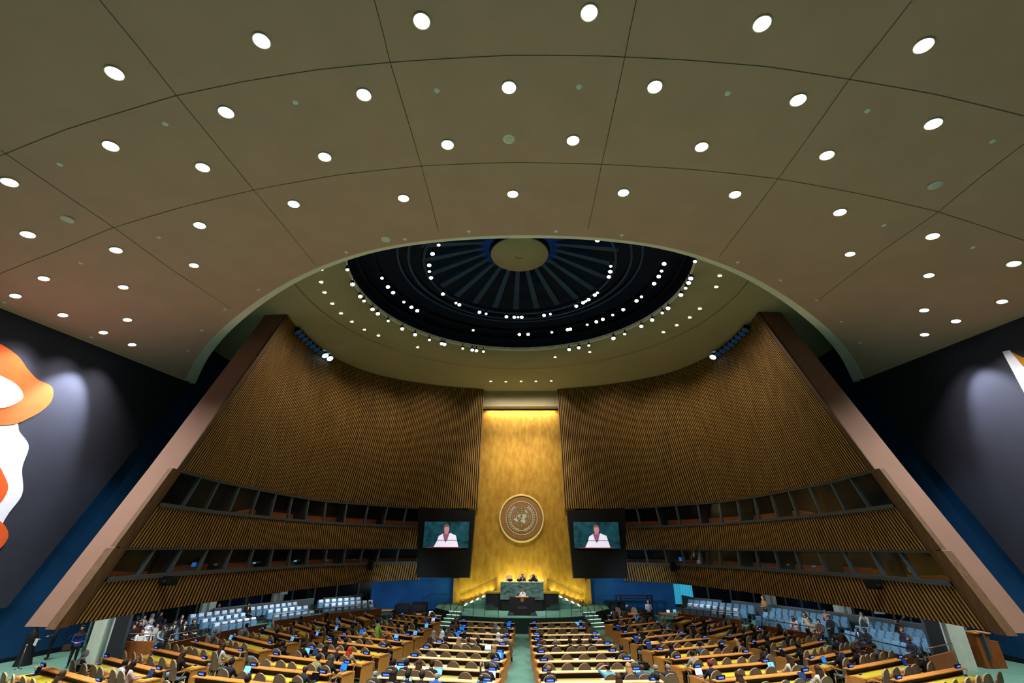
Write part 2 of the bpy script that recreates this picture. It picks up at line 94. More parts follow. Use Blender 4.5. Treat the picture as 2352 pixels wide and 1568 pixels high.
# ---------------------------------------------------------------- mesh builder
class MB:
    def __init__(s): s.v = []; s.f = []; s.mi = []; s.sm = []
    def add(s, vs, fs, mi=0, M=None, smooth=False):
        o = len(s.v)
        for v in vs:
            v = Vector(v)
            s.v.append(tuple(M @ v) if M else tuple(v))
        for f in fs:
            s.f.append(tuple(i + o for i in f)); s.mi.append(mi); s.sm.append(smooth)
        return s
    def box(s, x0, x1, y0, y1, z0, z1, mi=0, M=None, bev=0):
        if bev:
            return s.bbox(x0, x1, y0, y1, z0, z1, mi, M, bev)
        vs = [(x0,y0,z0),(x1,y0,z0),(x1,y1,z0),(x0,y1,z0),(x0,y0,z1),(x1,y0,z1),(x1,y1,z1),(x0,y1,z1)]
        return s.add(vs, [(0,3,2,1),(4,5,6,7),(0,1,5,4),(1,2,6,5),(2,3,7,6),(3,0,4,7)], mi, M)
    def bbox(s, x0, x1, y0, y1, z0, z1, mi, M, b):
        bm = bmesh.new(); bmesh.ops.create_cube(bm, size=1)
        for v in bm.verts: v.co = Vector(((x0+x1)/2+v.co.x*(x1-x0), (y0+y1)/2+v.co.y*(y1-y0), (z0+z1)/2+v.co.z*(z1-z0)))
        bmesh.ops.bevel(bm, geom=bm.edges[:], offset=b, segments=2, affect='EDGES')
        bm.verts.index_update()
        s.add([v.co[:] for v in bm.verts], [[v.index for v in f.verts] for f in bm.faces], mi, M); bm.free(); return s
    def prism(s, pts, z0, z1, mi=0, M=None, axis='z'):
        n = len(pts)
        def P(p, h): return (p[0], p[1], h) if axis == 'z' else ((p[0], h, p[1]) if axis == 'y' else (h, p[0], p[1]))
        vs = [P(p, z0) for p in pts] + [P(p, z1) for p in pts]
        fs = [tuple(range(n))[::-1], tuple(range(n, 2*n))] + [(i, (i+1) % n, (i+1) % n+n, i+n) for i in range(n)]
        return s.add(vs, fs, mi, M)
    def tube(s, pts, r, n=6, mi=0, M=None, caps=True, radii=None):
        pts = [Vector(p) for p in pts]; rings = []
        for i, p in enumerate(pts):
            t = (pts[min(i+1, len(pts)-1)] - pts[max(i-1, 0)])
            t = t.normalized() if t.length > 1e-9 else Vector((0,0,1))
            a = t.cross(Vector((0,0,1)));
            if a.length < 1e-3: a = t.cross(Vector((0,1,0)))
            a.normalize(); b = t.cross(a)
            rr = radii[i] if radii else r
            rings.append([p + a*rr*cos(2*pi*k/n) + b*rr*sin(2*pi*k/n) for k in range(n)])
        vs = [v for R in rings for v in R]; fs = []
        for i in range(len(pts)-1):
            for k in range(n):
                fs.append((i*n+k, i*n+(k+1)%n, (i+1)*n+(k+1)%n, (i+1)*n+k))
        if caps: fs += [tuple(range(n))[::-1], tuple(range((len(pts)-1)*n, len(pts)*n))]
        return s.add(vs, fs, mi, M, True)
    def lathe(s, prof, n=16, mi=0, M=None, smooth=True, a0=0, a1=2*pi):
        full = abs(a1-a0-2*pi) < 1e-6; m = n if full else n+1
        vs = [(r*cos(a0+(a1-a0)*k/n), r*sin(a0+(a1-a0)*k/n), z) for r, z in prof for k in range(m)]
        fs = []
        for i in range(len(prof)-1):
            for k in range(n):
                k2 = (k+1) % m
                fs.append((i*m+k, i*m+k2, (i+1)*m+k2, (i+1)*m+k))
        return s.add(vs, fs, mi, M, smooth)
    def ball(s, c, r, n=10, m=7, mi=0, M=None, cut=None):
        rx, ry, rz = r if hasattr(r, '__len__') else (r, r, r)
        vs = []; fs = []
        for i in range(m+1):
            th = pi*i/m
            for k in range(n):
                ph = 2*pi*k/n
                vs.append((c[0]+rx*sin(th)*cos(ph), c[1]+ry*sin(th)*sin(ph), c[2]+rz*cos(th)))
        for i in range(m):
            for k in range(n):
                f = (i*n+k, (i+1)*n+k, (i+1)*n+(k+1)%n, i*n+(k+1)%n)
                if cut and cut(sum((Vector(vs[j]) for j in f), Vector())/4): continue
                fs.append(f)
        return s.add(vs, fs, mi, M, True)
    def mesh(s, name, mats):
        me = bpy.data.meshes.new(name)
        me.from_pydata(s.v, [], s.f)
        for m in (mats if isinstance(mats, (list, tuple)) else [mats]): me.materials.append(m)
        me.polygons.foreach_set('material_index', s.mi)
        me.polygons.foreach_set('use_smooth', s.sm)
        me.update()
        return me
    def build(s, name, mats, parent=None):
        o = bpy.data.objects.new(name, s.mesh(name, mats)); COL.objects.link(o)
        if parent: o.parent = parent
        return o
LABELS = set()
def tag(o, label, cat, group=None):
    if label in LABELS: print('DUPLABEL', label)
    LABELS.add(label)
    n = len(label.replace(',', ' ').split())
    if n > 16 or n < 4: print('LABELLEN', n, label)
    o['label'] = label; o['category'] = cat
    if group: o['group'] = group
    return o
def struct(o): o['kind'] = 'structure'; return o
def empty(name, loc, rz=0):
    o = bpy.data.objects.new(name, None); COL.objects.link(o); o.location = loc; o.rotation_euler = (0, 0, rz)
    o.empty_display_size = .1
    return o
def dup(root, loc, rz=0):
    r = root.copy(); COL.objects.link(r); r.location = loc; r.rotation_euler = (0, 0, rz)
    for k in ('label', 'category', 'group'):
        if k in r: del r[k]
    for ch in CH[root.name]:
        c = ch.copy(); COL.objects.link(c); c.parent = r
        for g in CH.get(ch.name, []):
            d = g.copy(); COL.objects.link(d); d.parent = c
    return r
CH = {}
def part(root, mb, name, mats):
    o = mb.build(name, mats, root); CH.setdefault(root.name, []).append(o); CH.setdefault(o.name, []); return o
ORD = ['first','second','third','fourth','fifth','sixth','seventh','eighth','ninth','tenth','eleventh','twelfth','thirteenth','fourteenth','fifteenth','sixteenth','seventeenth','eighteenth','nineteenth','twentieth']
ORD += ['twenty-'+o for o in ORD[:9]] + ['thirtieth'] + ['thirty-'+o for o in ORD[:9]]
def T(x, y, z, rz=0): return Matrix.Translation((x, y, z)) @ Matrix.Rotation(rz, 4, 'Z')

# ---------------------------------------------------------------- camera
cam = bpy.data.cameras.new('camera'); co = bpy.data.objects.new('camera', cam); COL.objects.link(co)
cam.lens = 16; cam.sensor_width = 36; cam.clip_end = 300; cam.clip_start = .05
pch, yw, rl = radians(24.4), radians(1.1), radians(.2)
fwd = Vector((-sin(yw)*cos(pch), cos(yw)*cos(pch), sin(pch))); rgt = Vector((cos(yw), sin(yw), 0)); upv = rgt.cross(fwd)
r2 = rgt*cos(rl) + upv*sin(rl); u2 = -rgt*sin(rl) + upv*cos(rl)
co.matrix_world = Matrix(((r2.x, u2.x, -fwd.x, 0), (r2.y, u2.y, -fwd.y, 0), (r2.z, u2.z, -fwd.z, 5.65), (0, 0, 0, 1)))
S.camera = co

# ---------------------------------------------------------------- setting: floor and walls
WX = 26.5
b = MB(); ys = [-14, 0, 8, 13.8] + [14 + i for i in range(23)] + [40, 46, 52]
for i in range(len(ys)-1):
    y0, y1 = ys[i], ys[i+1]
    b.add([(-WX, y0, fl(y0)), (WX, y0, fl(y0)), (WX, y1, fl(y1)), (-WX, y1, fl(y1))], [(0, 1, 2, 3)])
struct(b.build('floor', carpet))
for sx, nm in ((-1, 'left'), (1, 'right')):
    b = MB(); x0, x1 = sorted((sx*WX, sx*(WX+.4)))
    b.box(x0, x1, -14, 52, -.2, 22)
    struct(b.build('wall_'+nm, blue_wall))
    b = MB(); x0, x1 = sorted((sx*(WX-.25), sx*(WX-.002)))
    b.prism([(-13.9, 2.8), (26.3, 2.8), (35.8, 21.6), (-13.9, 21.6)], x0, x1, axis='x')
    struct(b.build('wall_'+nm+'_panel', black_wall))
    b = MB(); x0, x1 = sorted((sx*(WX-.04), sx*(WX-.001)))
    b.box(x0, x1, 10, 33, .02, .42)
    struct(b.build('baseboard_'+nm, mat('base_navy', (8, 18, 34), .8)))
b = MB(); b.box(-WX, WX, -14.4, -14, -.2, 22); struct(b.build('wall_back', mat('back_wall_beige', (130, 110, 86), .9, noise=.1, nscale=1)))
b = MB(); b.box(-WX, WX, 52, 52.4, -.2, 22); struct(b.build('wall_front', mat('front_dark', (22, 30, 38), .9, noise=.2, nscale=1)))
b = MB()
for sx in (-1, 1):
    x0, x1 = sorted((sx*6.3, sx*14.1))
    b.box(x0+CX, x1+CX, 48.25, 48.5, 0, 3.6)
struct(b.build('wall_front_blue', mat('blue_lit_wall', (30, 100, 170), .8, noise=.4, nscale=.5)))

# gilded wall: wide foot, narrowing upward
def gx(z):
    P = [(0, 6.45), (1, 6.38), (3.05, 5.95), (9.3, 5.3), (21.5, 4.6)]
    for (a, xa), (c, xc) in zip(P, P[1:]):
        if z <= c: return xa + (xc-xa)*(z-a)/(c-a)
    return 4.6
b = MB(); zs = [0, .5, 1, 1.5, 2, 3.05, 4.5, 6, 8, 9.3, 11, 13, 15, 17, 19.3]
for z0, z1 in zip(zs, zs[1:]):
    b.add([(CX-gx(z0), 48.2, z0), (CX+gx(z0), 48.2, z0), (CX+gx(z1), 48.2, z1), (CX-gx(z1), 48.2, z1)], [(0, 1, 2, 3)])
    b.add([(CX-gx(z0), 48.5, z0), (CX+gx(z0), 48.5, z0), (CX+gx(z1), 48.5, z1), (CX-gx(z1), 48.5, z1)], [(3, 2, 1, 0)])
for z0, z1 in zip(zs, zs[1:]):
    for sx in (-1, 1):
        b.add([(CX+sx*gx(z0), 48.2, z0), (CX+sx*gx(z0), 48.5, z0), (CX+sx*gx(z1), 48.5, z1), (CX+sx*gx(z1), 48.2, z1)], [(0, 1, 2, 3)])
# narrow folded return at each foot
for sx in (-1, 1):
    x0, x1 = sorted((CX+sx*6.38, CX+sx*6.02)); b.box(x0, x1, 47.9, 48.25, 1, 3.05)
struct(b.build('wall_front_gilded', gold))
b = MB(); b.box(CX-4.9, CX+4.9, 47.2, 48.6, 19.45, 21.3); struct(b.build('trim_1', plaster_r))   # plaster header over the gold

# ---------------------------------------------------------------- ceiling
def zc(x, Y): return 20.3 + .065*(Y-19.1) - .00543*x*x
LIPX = [0, 5.6, 9.3, 13.7, 18.9, 22.98, 26.5]; LIPY = [19.07, 19.41, 20.3, 22.4, 26.0, 29.62, 33.5]
def lipY(x):
    x = abs(x)
    n = len(LIPX)
    for i in range(n-1):
        if x <= LIPX[i+1]+1e-6:
            # cubic hermite for a smooth arc
            h = LIPX[i+1]-LIPX[i]; t = (x-LIPX[i])/h
            def sl(k):
                if k == 0: return 0
                if k == n-1: return (LIPY[k]-LIPY[k-1])/(LIPX[k]-LIPX[k-1])
                return (LIPY[k+1]-LIPY[k-1])/(LIPX[k+1]-LIPX[k-1])
            return (2*t**3-3*t*t+1)*LIPY[i]+(t**3-2*t*t+t)*h*sl(i)+(-2*t**3+3*t*t)*LIPY[i+1]+(t**3-t*t)*h*sl(i+1)
    return LIPY[-1]
b = MB(); NX = 64; NY = 14
for i in range(NX+1):
    x = -WX + 2*WX*i/NX; L = lipY(x)
    for j in range(NY+1):
        Y = -14 + (L+14)*(j/NY); b.v.append((x, Y, zc(x, Y)))
for i in range(NX):
    for j in range(NY):
        a = i*(NY+1)+j; b.f.append((a, a+1, a+NY+2, a+NY+1)); b.mi.append(0); b.sm.append(True)
# seams: thin dark joints following the board edges
for L in DATA['seam']:
    pts = []
    for (xa, ya), (xb, yb) in zip(L, L[1:]):
        for k in range(6):
            t = k/6; pts.append((xa+(xb-xa)*t, ya+(yb-ya)*t))
    pts.append(tuple(L[-1])); vs = []
    for i, p in enumerate(pts):
        q = pts[min(i+1, len(pts)-1)]; r = pts[max(i-1, 0)]
        dx, dy = q[0]-r[0], q[1]-r[1]; n = hypot(dx, dy) or 1; w = .013
        for sgn in (-1, 1):
            x = p[0]-dy/n*w*sgn; y = p[1]+dx/n*w*sgn
            vs.append((x, y, zc(x, y)-.012))
    b.add(vs, [(2*i, 2*i+1, 2*i+3, 2*i+2) for i in range(len(pts)-1)], 1)
struct(b.build('ceiling', [plaster, seam_m]))
# curved lip at the front edge of the ceiling
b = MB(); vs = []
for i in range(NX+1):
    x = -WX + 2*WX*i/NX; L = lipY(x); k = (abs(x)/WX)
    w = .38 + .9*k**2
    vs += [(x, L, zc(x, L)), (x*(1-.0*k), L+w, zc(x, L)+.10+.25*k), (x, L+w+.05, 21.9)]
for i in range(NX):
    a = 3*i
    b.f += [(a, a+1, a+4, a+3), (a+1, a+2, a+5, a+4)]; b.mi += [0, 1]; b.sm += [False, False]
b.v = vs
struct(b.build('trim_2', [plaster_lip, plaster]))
# rear ceiling around the round opening
DC = (0.0, 26.0); DR = 11.0
b = MB(); n = 96
def outer_pt(a):
    c, s = cos(a), sin(a); t = 1e9
    for lim, comp, base in ((WX, c, DC[0]), (-WX, c, DC[0]), (52, s, DC[1]), (5, s, DC[1])):
        if abs(comp) > 1e-9:
            tt = (lim-base)/comp
            if tt > 0: t = min(t, tt)
    return (DC[0]+c*t, DC[1]+s*t)
for k in range(n):
    a = 2*pi*k/n; ox, oy = outer_pt(a)
    b.v += [(DC[0]+DR*cos(a), DC[1]+DR*sin(a), 21.5), (DC[0]+13.5*cos(a), DC[1]+13.5*sin(a), 21.25), (ox, oy, 21.12),
            (DC[0]+DR*cos(a), DC[1]+DR*sin(a), 21.85)]
for k in range(n):
    a, c = 4*k, 4*((k+1) % n)
    b.f += [(a, a+1, c+1, c), (a+1, a+2, c+2, c+1), (a+3, a, c, c+3)]; b.mi += [0, 0, 1]; b.sm += [True, True, True]
# ring seam
for rr in (14.6,):
    vs = []
    for k in range(n+1):
        a = 2*pi*k/n
        vs += [(DC[0]+rr*cos(a), DC[1]+rr*sin(a), 21.19), (DC[0]+(rr+.04)*cos(a), DC[1]+(rr+.04)*sin(a), 21.19)]
    b.add(vs, [(2*k, 2*k+1, 2*k+3, 2*k+2) for k in range(n)], 2)
struct(b.build('ceiling_rear', [plaster_r, plaster_lip, seam_m]))
# dome above the opening
b = MB(); b.lathe([(11.0, 21.7), (11.4, 23.0), (10.4, 24.4), (7.5, 25.6), (4, 26.3), (.01, 26.5)], 64, 0, T(DC[0], DC[1], 0))
struct(b.build('ceiling_dome', dome_m))
dome = empty('lighting_grid', (DC[0], DC[1], 22.0)); tag(dome, 'dark blue ribbed lighting grid hanging inside the round ceiling opening', 'lighting grid')
for k in range(24):
    a = 2*pi*k/24 + .05; m = MB()
    pts = [(2.3*cos(a), 2.3*sin(a), 2.35), (6.4*cos(a), 6.4*sin(a), 1.35)]
    M = T(0, 0, 0, a)
    m.add([(2.2, -.13, 2.5), (2.2, .13, 2.5), (6.6, .24, 1.3), (6.6, -.24, 1.3), (2.2, -.13, 2.75), (2.2, .13, 2.75), (6.6, .24, 1.7), (6.6, -.24, 1.7)],
          [(0,1,2,3),(4,7,6,5),(0,4,5,1),(1,5,6,2),(2,6,7,3),(3,7,4,0)], 0, M)
    part(dome, m, 'rib', rib_m)
for r_, z_, h_ in ((6.3, .75, .3), (7.3, .8, .35), (8.0, .9, .3), (9.5, .7, .3), (10.5, .35, .3)):
    m = MB(); m.lathe([(r_, z_), (r_+.14, z_), (r_+.14, z_+h_), (r_, z_+h_), (r_, z_)], 72); part(dome, m, 'ring_truss', rib_m if r_ < 9 else darkmetal)
m = MB(); m.lathe([(0.01, 1.9), (1.95, 1.9), (2.0, 2.0), (0.01, 2.05)], 40); m.lathe([(.3, 1.86), (.75, 1.88), (.78, 1.9)], 20); part(dome, m, 'centre_disc', plaster_r)
m = MB(); m.lathe([(2.1, 2.3), (2.9, 2.6), (2.9, 3.4)], 40); part(dome, m, 'inner_drum', mat('drum_blue', (8, 56, 150), .5, emit=.03))

# ---------------------------------------------------------------- slatted wing walls
LV = [(2.9, [(4.6,47.9),(10.0,47.7),(13.1,45.2),(14.7,40.8),(15.95,36.2),(16.8,31.1),(17.3,27.2),(17.5,24.0),(17.5,21.2),(17.35,19.65)]),
      (9.25, [(4.25,47.9),(9.95,47.4),(13.8,43.6),(16.4,40.3),(17.4,36.2),(17.72,32.3),(17.95,28.0),(17.6,25.2),(17.35,23.1)]),
      (21.15, [(3.95,46.65),(9.1,45.2),(13.8,42.5),(16.1,39.3),(17.3,35.6),(17.5,32.1),(17.2,29.25)])]
def smooth_curve(P, n=200):
    P = [Vector(p) for p in P]; Q = [P[0]*2-P[1]] + P + [P[-1]*2-P[-2]]; out = []
    for i in range(1, len(Q)-2):
        for k in range(20):
            t = k/20; a, b_, c, d = Q[i-1:i+3]
            out.append(.5*((2*b_)+(c-a)*t+(2*a-5*b_+4*c-d)*t*t+(3*b_-3*c+d-a)*t**3))
    out.append(P[-1]); s = [0]
    for p, q in zip(out, out[1:]): s.append(s[-1]+(q-p).length)
    res = []; j = 0
    for k in range(n+1):
        L = s[-1]*k/n
        while j < len(s)-2 and s[j+1] < L: j += 1
        res.append(out[j].lerp(out[j+1], (L-s[j])/max(1e-9, s[j+1]-s[j])))
    return res
LC = [(z, smooth_curve(P)) for z, P in LV]
def PW(z, t):
    t = max(0, min(1, t))*200; i = min(199, int(t)); f = t-i
    for (z0, A), (z1, B) in zip(LC, LC[1:]):
        if z <= z1 or z1 == LC[-1][0]:
            k = (z-z0)/(z1-z0); return A[i].lerp(A[i+1], f).lerp(B[i].lerp(B[i+1], f), k)
def PN(z, t):
    d = PW(z, min(1, t+.01)) - PW(z, max(0, t-.01)); d.normalize(); n = Vector((-d.y, d.x))
    if n.x > 0 and True: n = -n
    if abs(n.x) < .3 and n.y > 0: n = -n
    return n
def t_at_x(z, x):
    for k in range(400):
        if PW(z, k/400).x >= x: return k/400
    return 0
NS = 150
def slat_zone(b, sx, zlo, zhi, tlo, thi, nz):
    i0 = int(round(tlo*NS)); i1 = int(round(thi*NS)); zs = [zlo+(zhi-zlo)*k/nz for k in range(nz+1)]
    rows = []
    for z in zs:
        row = []
        for i in range(i0, i1):
            t0, t1, t2 = i/NS, (i+.56)/NS, (i+1)/NS
            n = PN(z, (t0+t2)/2)
            for t, o in ((t0, .13), (t1, .13), (t1, 0), (t2, 0)):
                p = PW(z, t)+n*o; row.append((sx*p.x+CX*.5, p.y, z))
        rows.append(row)
    m = len(rows[0]); base = len(b.v)
    for r in rows: b.v += r
    for k in range(nz):
        for j in range(m-1):
            f = (base+k*m+j, base+k*m+j+1, base+(k+1)*m+j+1, base+(k+1)*m+j)
            b.f.append(f if sx > 0 else f[::-1]); b.mi.append(0 if j % 4 == 0 else 1); b.sm.append(False)
    # closing ledges at the top and bottom of the zone
    for zi, row in ((0, rows[0]), (nz, rows[-1])):
        z = zs[zi]; bb = len(b.v); vs = []
        for i in range(i0, i1+1, 2):
            p = PW(z, i/NS); n = PN(z, i/NS); q = p-n*.25; p = p+n*.12
            vs += [(sx*p.x+CX*.5, p.y, z), (sx*q.x+CX*.5, q.y, z)]
        b.add(vs, [(2*i, 2*i+1, 2*i+3, 2*i+2) for i in range(len(vs)//2-1)], 1)
for sx, nm in ((-1, 'left'), (1, 'right')):
    b = MB()
    tin = t_at_x(6.2, 9.55); tlo = t_at_x(3.6, 9.35)
    slat_zone(b, sx, 9.22, 21.15, 0, 1-.014, 8)
    slat_zone(b, sx, 5.62, 7.42, tin, 1-.014, 2)
    slat_zone(b, sx, 2.9, 4.32, tlo, 1-.014, 2)
    # plain wood band at the outer end of the wing
    zs = [2.9, 4.32, 5.62, 7.42, 9.22, 12, 15, 18, 21.15]; vs = []
    for z in zs:
        for t in (1-.0143, 1.0):
            p = PW(z, t)+PN(z, t)*.13; vs.append((sx*p.x+CX*.5, p.y, z))
    b.add(vs, [(2*i, 2*i+1, 2*i+3, 2*i+2) for i in range(len(zs)-1)], 2)
    # tan fascia, its underside, outer face and the soffit
    vs = []
    for z in zs:
        p = PW(z, 1.0)+PN(z, 1)*.13; x = p.x
        xm = max(x+.06, 17.28); vs += [(sx*x+CX*.5, p.y, z), (sx*xm+CX*.5, p.y, z), (sx*18.75+CX*.5, p.y+.05, z), (sx*18.75+CX*.5, 48, z)]
    fs = []; ms = []
    for i in range(len(zs)-1):
        for j, m_ in ((0, 2), (1, 3), (2, 4)):
            b.add([vs[4*i+j], vs[4*i+j+1], vs[4*i+4+j+1], vs[4*i+4+j]], [(0, 1, 2, 3)], m_)
    # end blocks of the two lower tiers stand a little proud of the fascia
    for (za, zb, xw) in ((5.64, 9.2, 17.45), (2.86, 5.6, 17.6)):
        pa, pb = PW(za, 1), PW(zb, 1); xi = min(pa.x, pb.x)-.12; vs2 = []
        for z_, p_ in ((za, pa), (zb, pb)):
            for x_, y_ in ((xi, -.28), (xw, -.28), (xw, .25), (xi, .25)): vs2.append((sx*x_+CX*.5, p_.y+y_, z_))
        b.add(vs2, [(0,3,2,1),(4,5,6,7),(0,1,5,4),(1,2,6,5),(2,3,7,6),(3,0,4,7)], 2)
    # soffit strips between inner curve and outer face
    so = []
    for k in range(41):
        t = k/40; p = PW(2.9, t)+PN(2.9, t)*.12; yo = 48+(PW(2.9, 1).y+.05-48)*t
        so += [(sx*p.x+CX*.5, p.y, 2.89), (sx*18.75+CX*.5, yo, 2.89)]
    b.add(so, [(2*i, 2*i+1, 2*i+3, 2*i+2) for i in range(40)], 4)
    so = [(sx*18.75, 29.5, 2.9), (sx*26.4, 31.5, 2.9), (sx*26.4, 51.9, 2.9), (sx*18.75, 51.9, 2.9)]
    b.add(so, [(0, 1, 2, 3)], 4)
    struct(b.build('wall_'+nm+'_wing', [wood_slat, slat_gap, wood_end, tan_m, mat('soffit_dark', (56, 56, 54), .9, noise=.1, nscale=2)]))
    # two bands of interpreters' windows
    wn = 0
    for (z0, z1, npan, bi) in ((7.42, 9.22, 13, 0), (4.32, 5.62, 14, 1)):
        wn += 1
        idx = wn + (0 if sx < 0 else 2)
        fr = MB()
        def wp(z, t, off): 
            p = PW(z, t)+PN(z, t)*off; return (sx*p.x+CX*.5, p.y, z)
        t0, t1 = tin, 1-.014
        # sill and head rails
        N = 60
        for za, zb, ofa, ofb in ((z0-.02, z0+.16, .20, -.1), (z1-.1, z1+.0, .1, -.15)):
            vs = []
            for k in range(N+1):
                t = t0+(t1-t0)*k/N
                vs += [wp(za, t, ofa), wp(zb, t, ofa), wp(zb, t, ofb), wp(za, t, ofb)]
            fs = []
            for k in range(N):
                for j in range(4): fs.append((4*k+j, 4*k+(j+1) % 4, 4*k+4+(j+1) % 4, 4*k+4+j))
            fr.add(vs, fs, 0)
        w = struct(fr.build('window_%d' % idx, mat('window_sill_grey', (66, 76, 86), .5, noise=.1, nscale=4)))
        # booth interior: back wall, worktop front, floor, ceiling
        inn = MB(); vs = []
        for k in range(N+1):
            t = t0+(t1-t0)*k/N
            vs += [wp(z0+.1, t, -.02), wp(z0+.1, t, -1.1), wp(z0+(.62 if bi == 0 else .42), t, -1.25), wp(z1+.1, t, -1.4), wp(z1+.05, t, -.05)]
        for k in range(N):
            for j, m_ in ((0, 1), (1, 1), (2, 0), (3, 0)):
                inn.add([vs[5*k+j], vs[5*k+j+1], vs[5*k+5+j+1], vs[5*k+5+j]], [(0, 1, 2, 3)], m_)
        io = inn.build('booth_interior', [dark_in, mat('booth_wood', (226, 150, 98), .6, noise=.2, nscale=2)], w)  # wood colour raised to stand in for weak lights inside the booths
        for k in range(npan+1):
            t = t0+(t1-t0)*k/npan; m = MB(); dt = .0022
            a = [wp(z0, t-dt, .06), wp(z0, t+dt, .06), wp(z1, t+dt, .06), wp(z1, t-dt, .06), wp(z0, t-dt, -.12), wp(z0, t+dt, -.12), wp(z1, t+dt, -.12), wp(z1, t-dt, -.12)]
            m.add(a, [(0,1,2,3),(4,7,6,5),(0,4,5,1),(1,5,6,2),(2,6,7,3),(3,7,4,0)], 0); m.build('mullion', mat('mullion_grey', (74, 86, 98), .5, noise=.1, nscale=4), w)
            # partition between booths
            if k % 2 == 0:
                m = MB(); m.add([wp(z0+.1, t, -.12), wp(z1, t, -.12), wp(z1, t, -1.3), wp(z0+.1, t, -1.1)], [(0, 1, 2, 3)]); m.build('partition', mat('partition_grey', (54, 58, 64), .8, noise=.1, nscale=3), w)
            if k < npan:
                ta, tb_ = t+dt, t0+(t1-t0)*(k+1)/npan-dt
                m = MB(); vs = []
                for q in range(4):
                    tt = ta+(tb_-ta)*q/3; vs += [wp(z0+.14, tt, -.02), wp(z1-.08, tt, -.02)]
                m.add(vs, [(2*q, 2*q+1, 2*q+3, 2*q+2) for q in range(3)]); m.build('pane', glass, w)
        # a few lit screens and lamps inside the lower booths
        if bi == 1:
            for tq, mt, hh in (((.78, scr['b'], .2), (.72, paper, .1), (.6, scr['l'], .08), (.45, scr['l'], .1), (.33, paper, .1), (.22, paper, .06)) if sx < 0 else ((.18, scr['b'], .3), (.42, scr['b'], .14), (.66, scr['b'], .06), (.7, mat('pale_sheet', (200, 220, 215), .7), .5), (.58, paper, .1), (.9, paper, .2))):
                m = MB(); tt = t0+(t1-t0)*tq; dt = .004
                zz = z0+.35
                m.add([wp(zz, tt-dt, -.5), wp(zz, tt+dt, -.5), wp(zz+hh, tt+dt, -.5), wp(zz+hh, tt-dt, -.5), wp(zz, tt-dt, -.54), wp(zz, tt+dt, -.54), wp(zz+hh, tt+dt, -.54), wp(zz+hh, tt-dt, -.54)], [(0,1,2,3),(4,7,6,5),(0,4,5,1),(1,5,6,2),(2,6,7,3),(3,7,4,0)])
                m.build('booth_equipment', mt, w)
    # black screen box beside the gold wall
    sb = empty('video_screen', (sx*7.0+CX*.5, 46.1, 3.2)); side = 'left' if sx < 0 else 'right'
    tag(sb, 'black framed video wall showing a speaker in white, %s of the gilded wall' % side, 'screen', 'video walls beside the gilded wall')
    m = MB(); inner = -2.55; outer = 2.62
    xa, xb = (inner, outer) if sx > 0 else (-outer, -inner)
    # top narrows toward the gold
    if sx > 0: prof = [(-2.3, 0), (2.5, 0), (2.85, 5.98), (-2.62, 5.72)]
    else: prof = [(-2.5, 0), (2.3, 0), (2.62, 5.72), (-2.85, 5.98)]
    m.prism(prof, 0, .9, axis='y'); part(sb, m, 'housing', black_m)
    m = MB(); m.box(-2.1, 2.1, -.06, .0, 2.44, 4.7); d = part(sb, m, 'display', mat('screen_teal', (28, 82, 92), .5, noise=.8, nscale=1.6, c2=(8, 34, 44), emit=0)); 
    # the picture: a generic speaker at a desk
    def flat(pts, y, name, c, e=.8):
        q = MB(); q.prism(pts, y-.004, y, axis='y'); o = q.build(name, mat('pic_'+name+str(c[0]), c, emit=e), d); CH[d.name].append(o); return o
    def el(cx, cz, rx, rz, n=20, a0=0, a1=360): return [(cx+rx*cos(radians(a0+(a1-a0)*k/n)), cz+rz*sin(radians(a0+(a1-a0)*k/n))) for k in range(n)]
    flat([(-1.15,2.47),(1.2,2.47),(1.05,3.0),(.9,3.5),(.35,3.72),(.1,3.5),(-.2,3.72),(-.7,3.45),(-.85,3.0)], -.062, 'jacket', (232, 228, 246))
    flat([(-.35,3.7),(.3,3.7),(.12,3.1),(-.05,2.9),(-.2,3.2)], -.067, 'blouse', (150, 90, 130), .6)
    flat(el(-.01, 4.14, .3, .36)+[], -.071, 'hair', (112, 84, 74), .5)
    flat([(-.18,3.6),(.18,3.6),(.16,3.85),(-.16,3.85)], -.072, 'neck', (186, 110, 130), .6)
    flat(el(.02, 4.0, .23, .33), -.075, 'face', (206, 140, 150), .7)
    flat([(-.22,4.1),(-.2,4.36),(.0,4.46),(.24,4.34),(.25,4.12),(.16,4.25),(.0,4.24),(-.12,4.28)], -.079, 'fringe', (130, 98, 84), .5)
    for ex in (-.07, .11): flat(el(ex, 4.04, .035, .018, 8), -.079, 'eye', (60, 30, 40), .3)
    flat(el(.02, 3.83, .07, .02, 10), -.079, 'mouth', (150, 50, 70), .5)
    flat([(.02,4.02),(.055,3.92),(-.0,3.92)], -.079, 'nose', (180, 110, 124), .6)
    flat([(-1.5,3.07),(1.45,3.07),(1.45,3.12),(-1.5,3.12)], -.08, 'microphone_bar', (20, 50, 90), .3)
    flat([(-1.7,2.45),(1.5,2.45),(1.5,2.52),(-1.7,2.52)], -.08, 'desk_edge', (150, 50, 70), .5)
for nme in ('screen_teal',):
    m = MATS[nme]; nt = m.node_tree; bs = nt.nodes['Principled BSDF']; rp = [n for n in nt.nodes if n.type == 'VALTORGB'][0]
    nt.links.new(rp.outputs[0], bs.inputs['Emission Color']); bs.inputs['Emission Strength'].default_value = .7
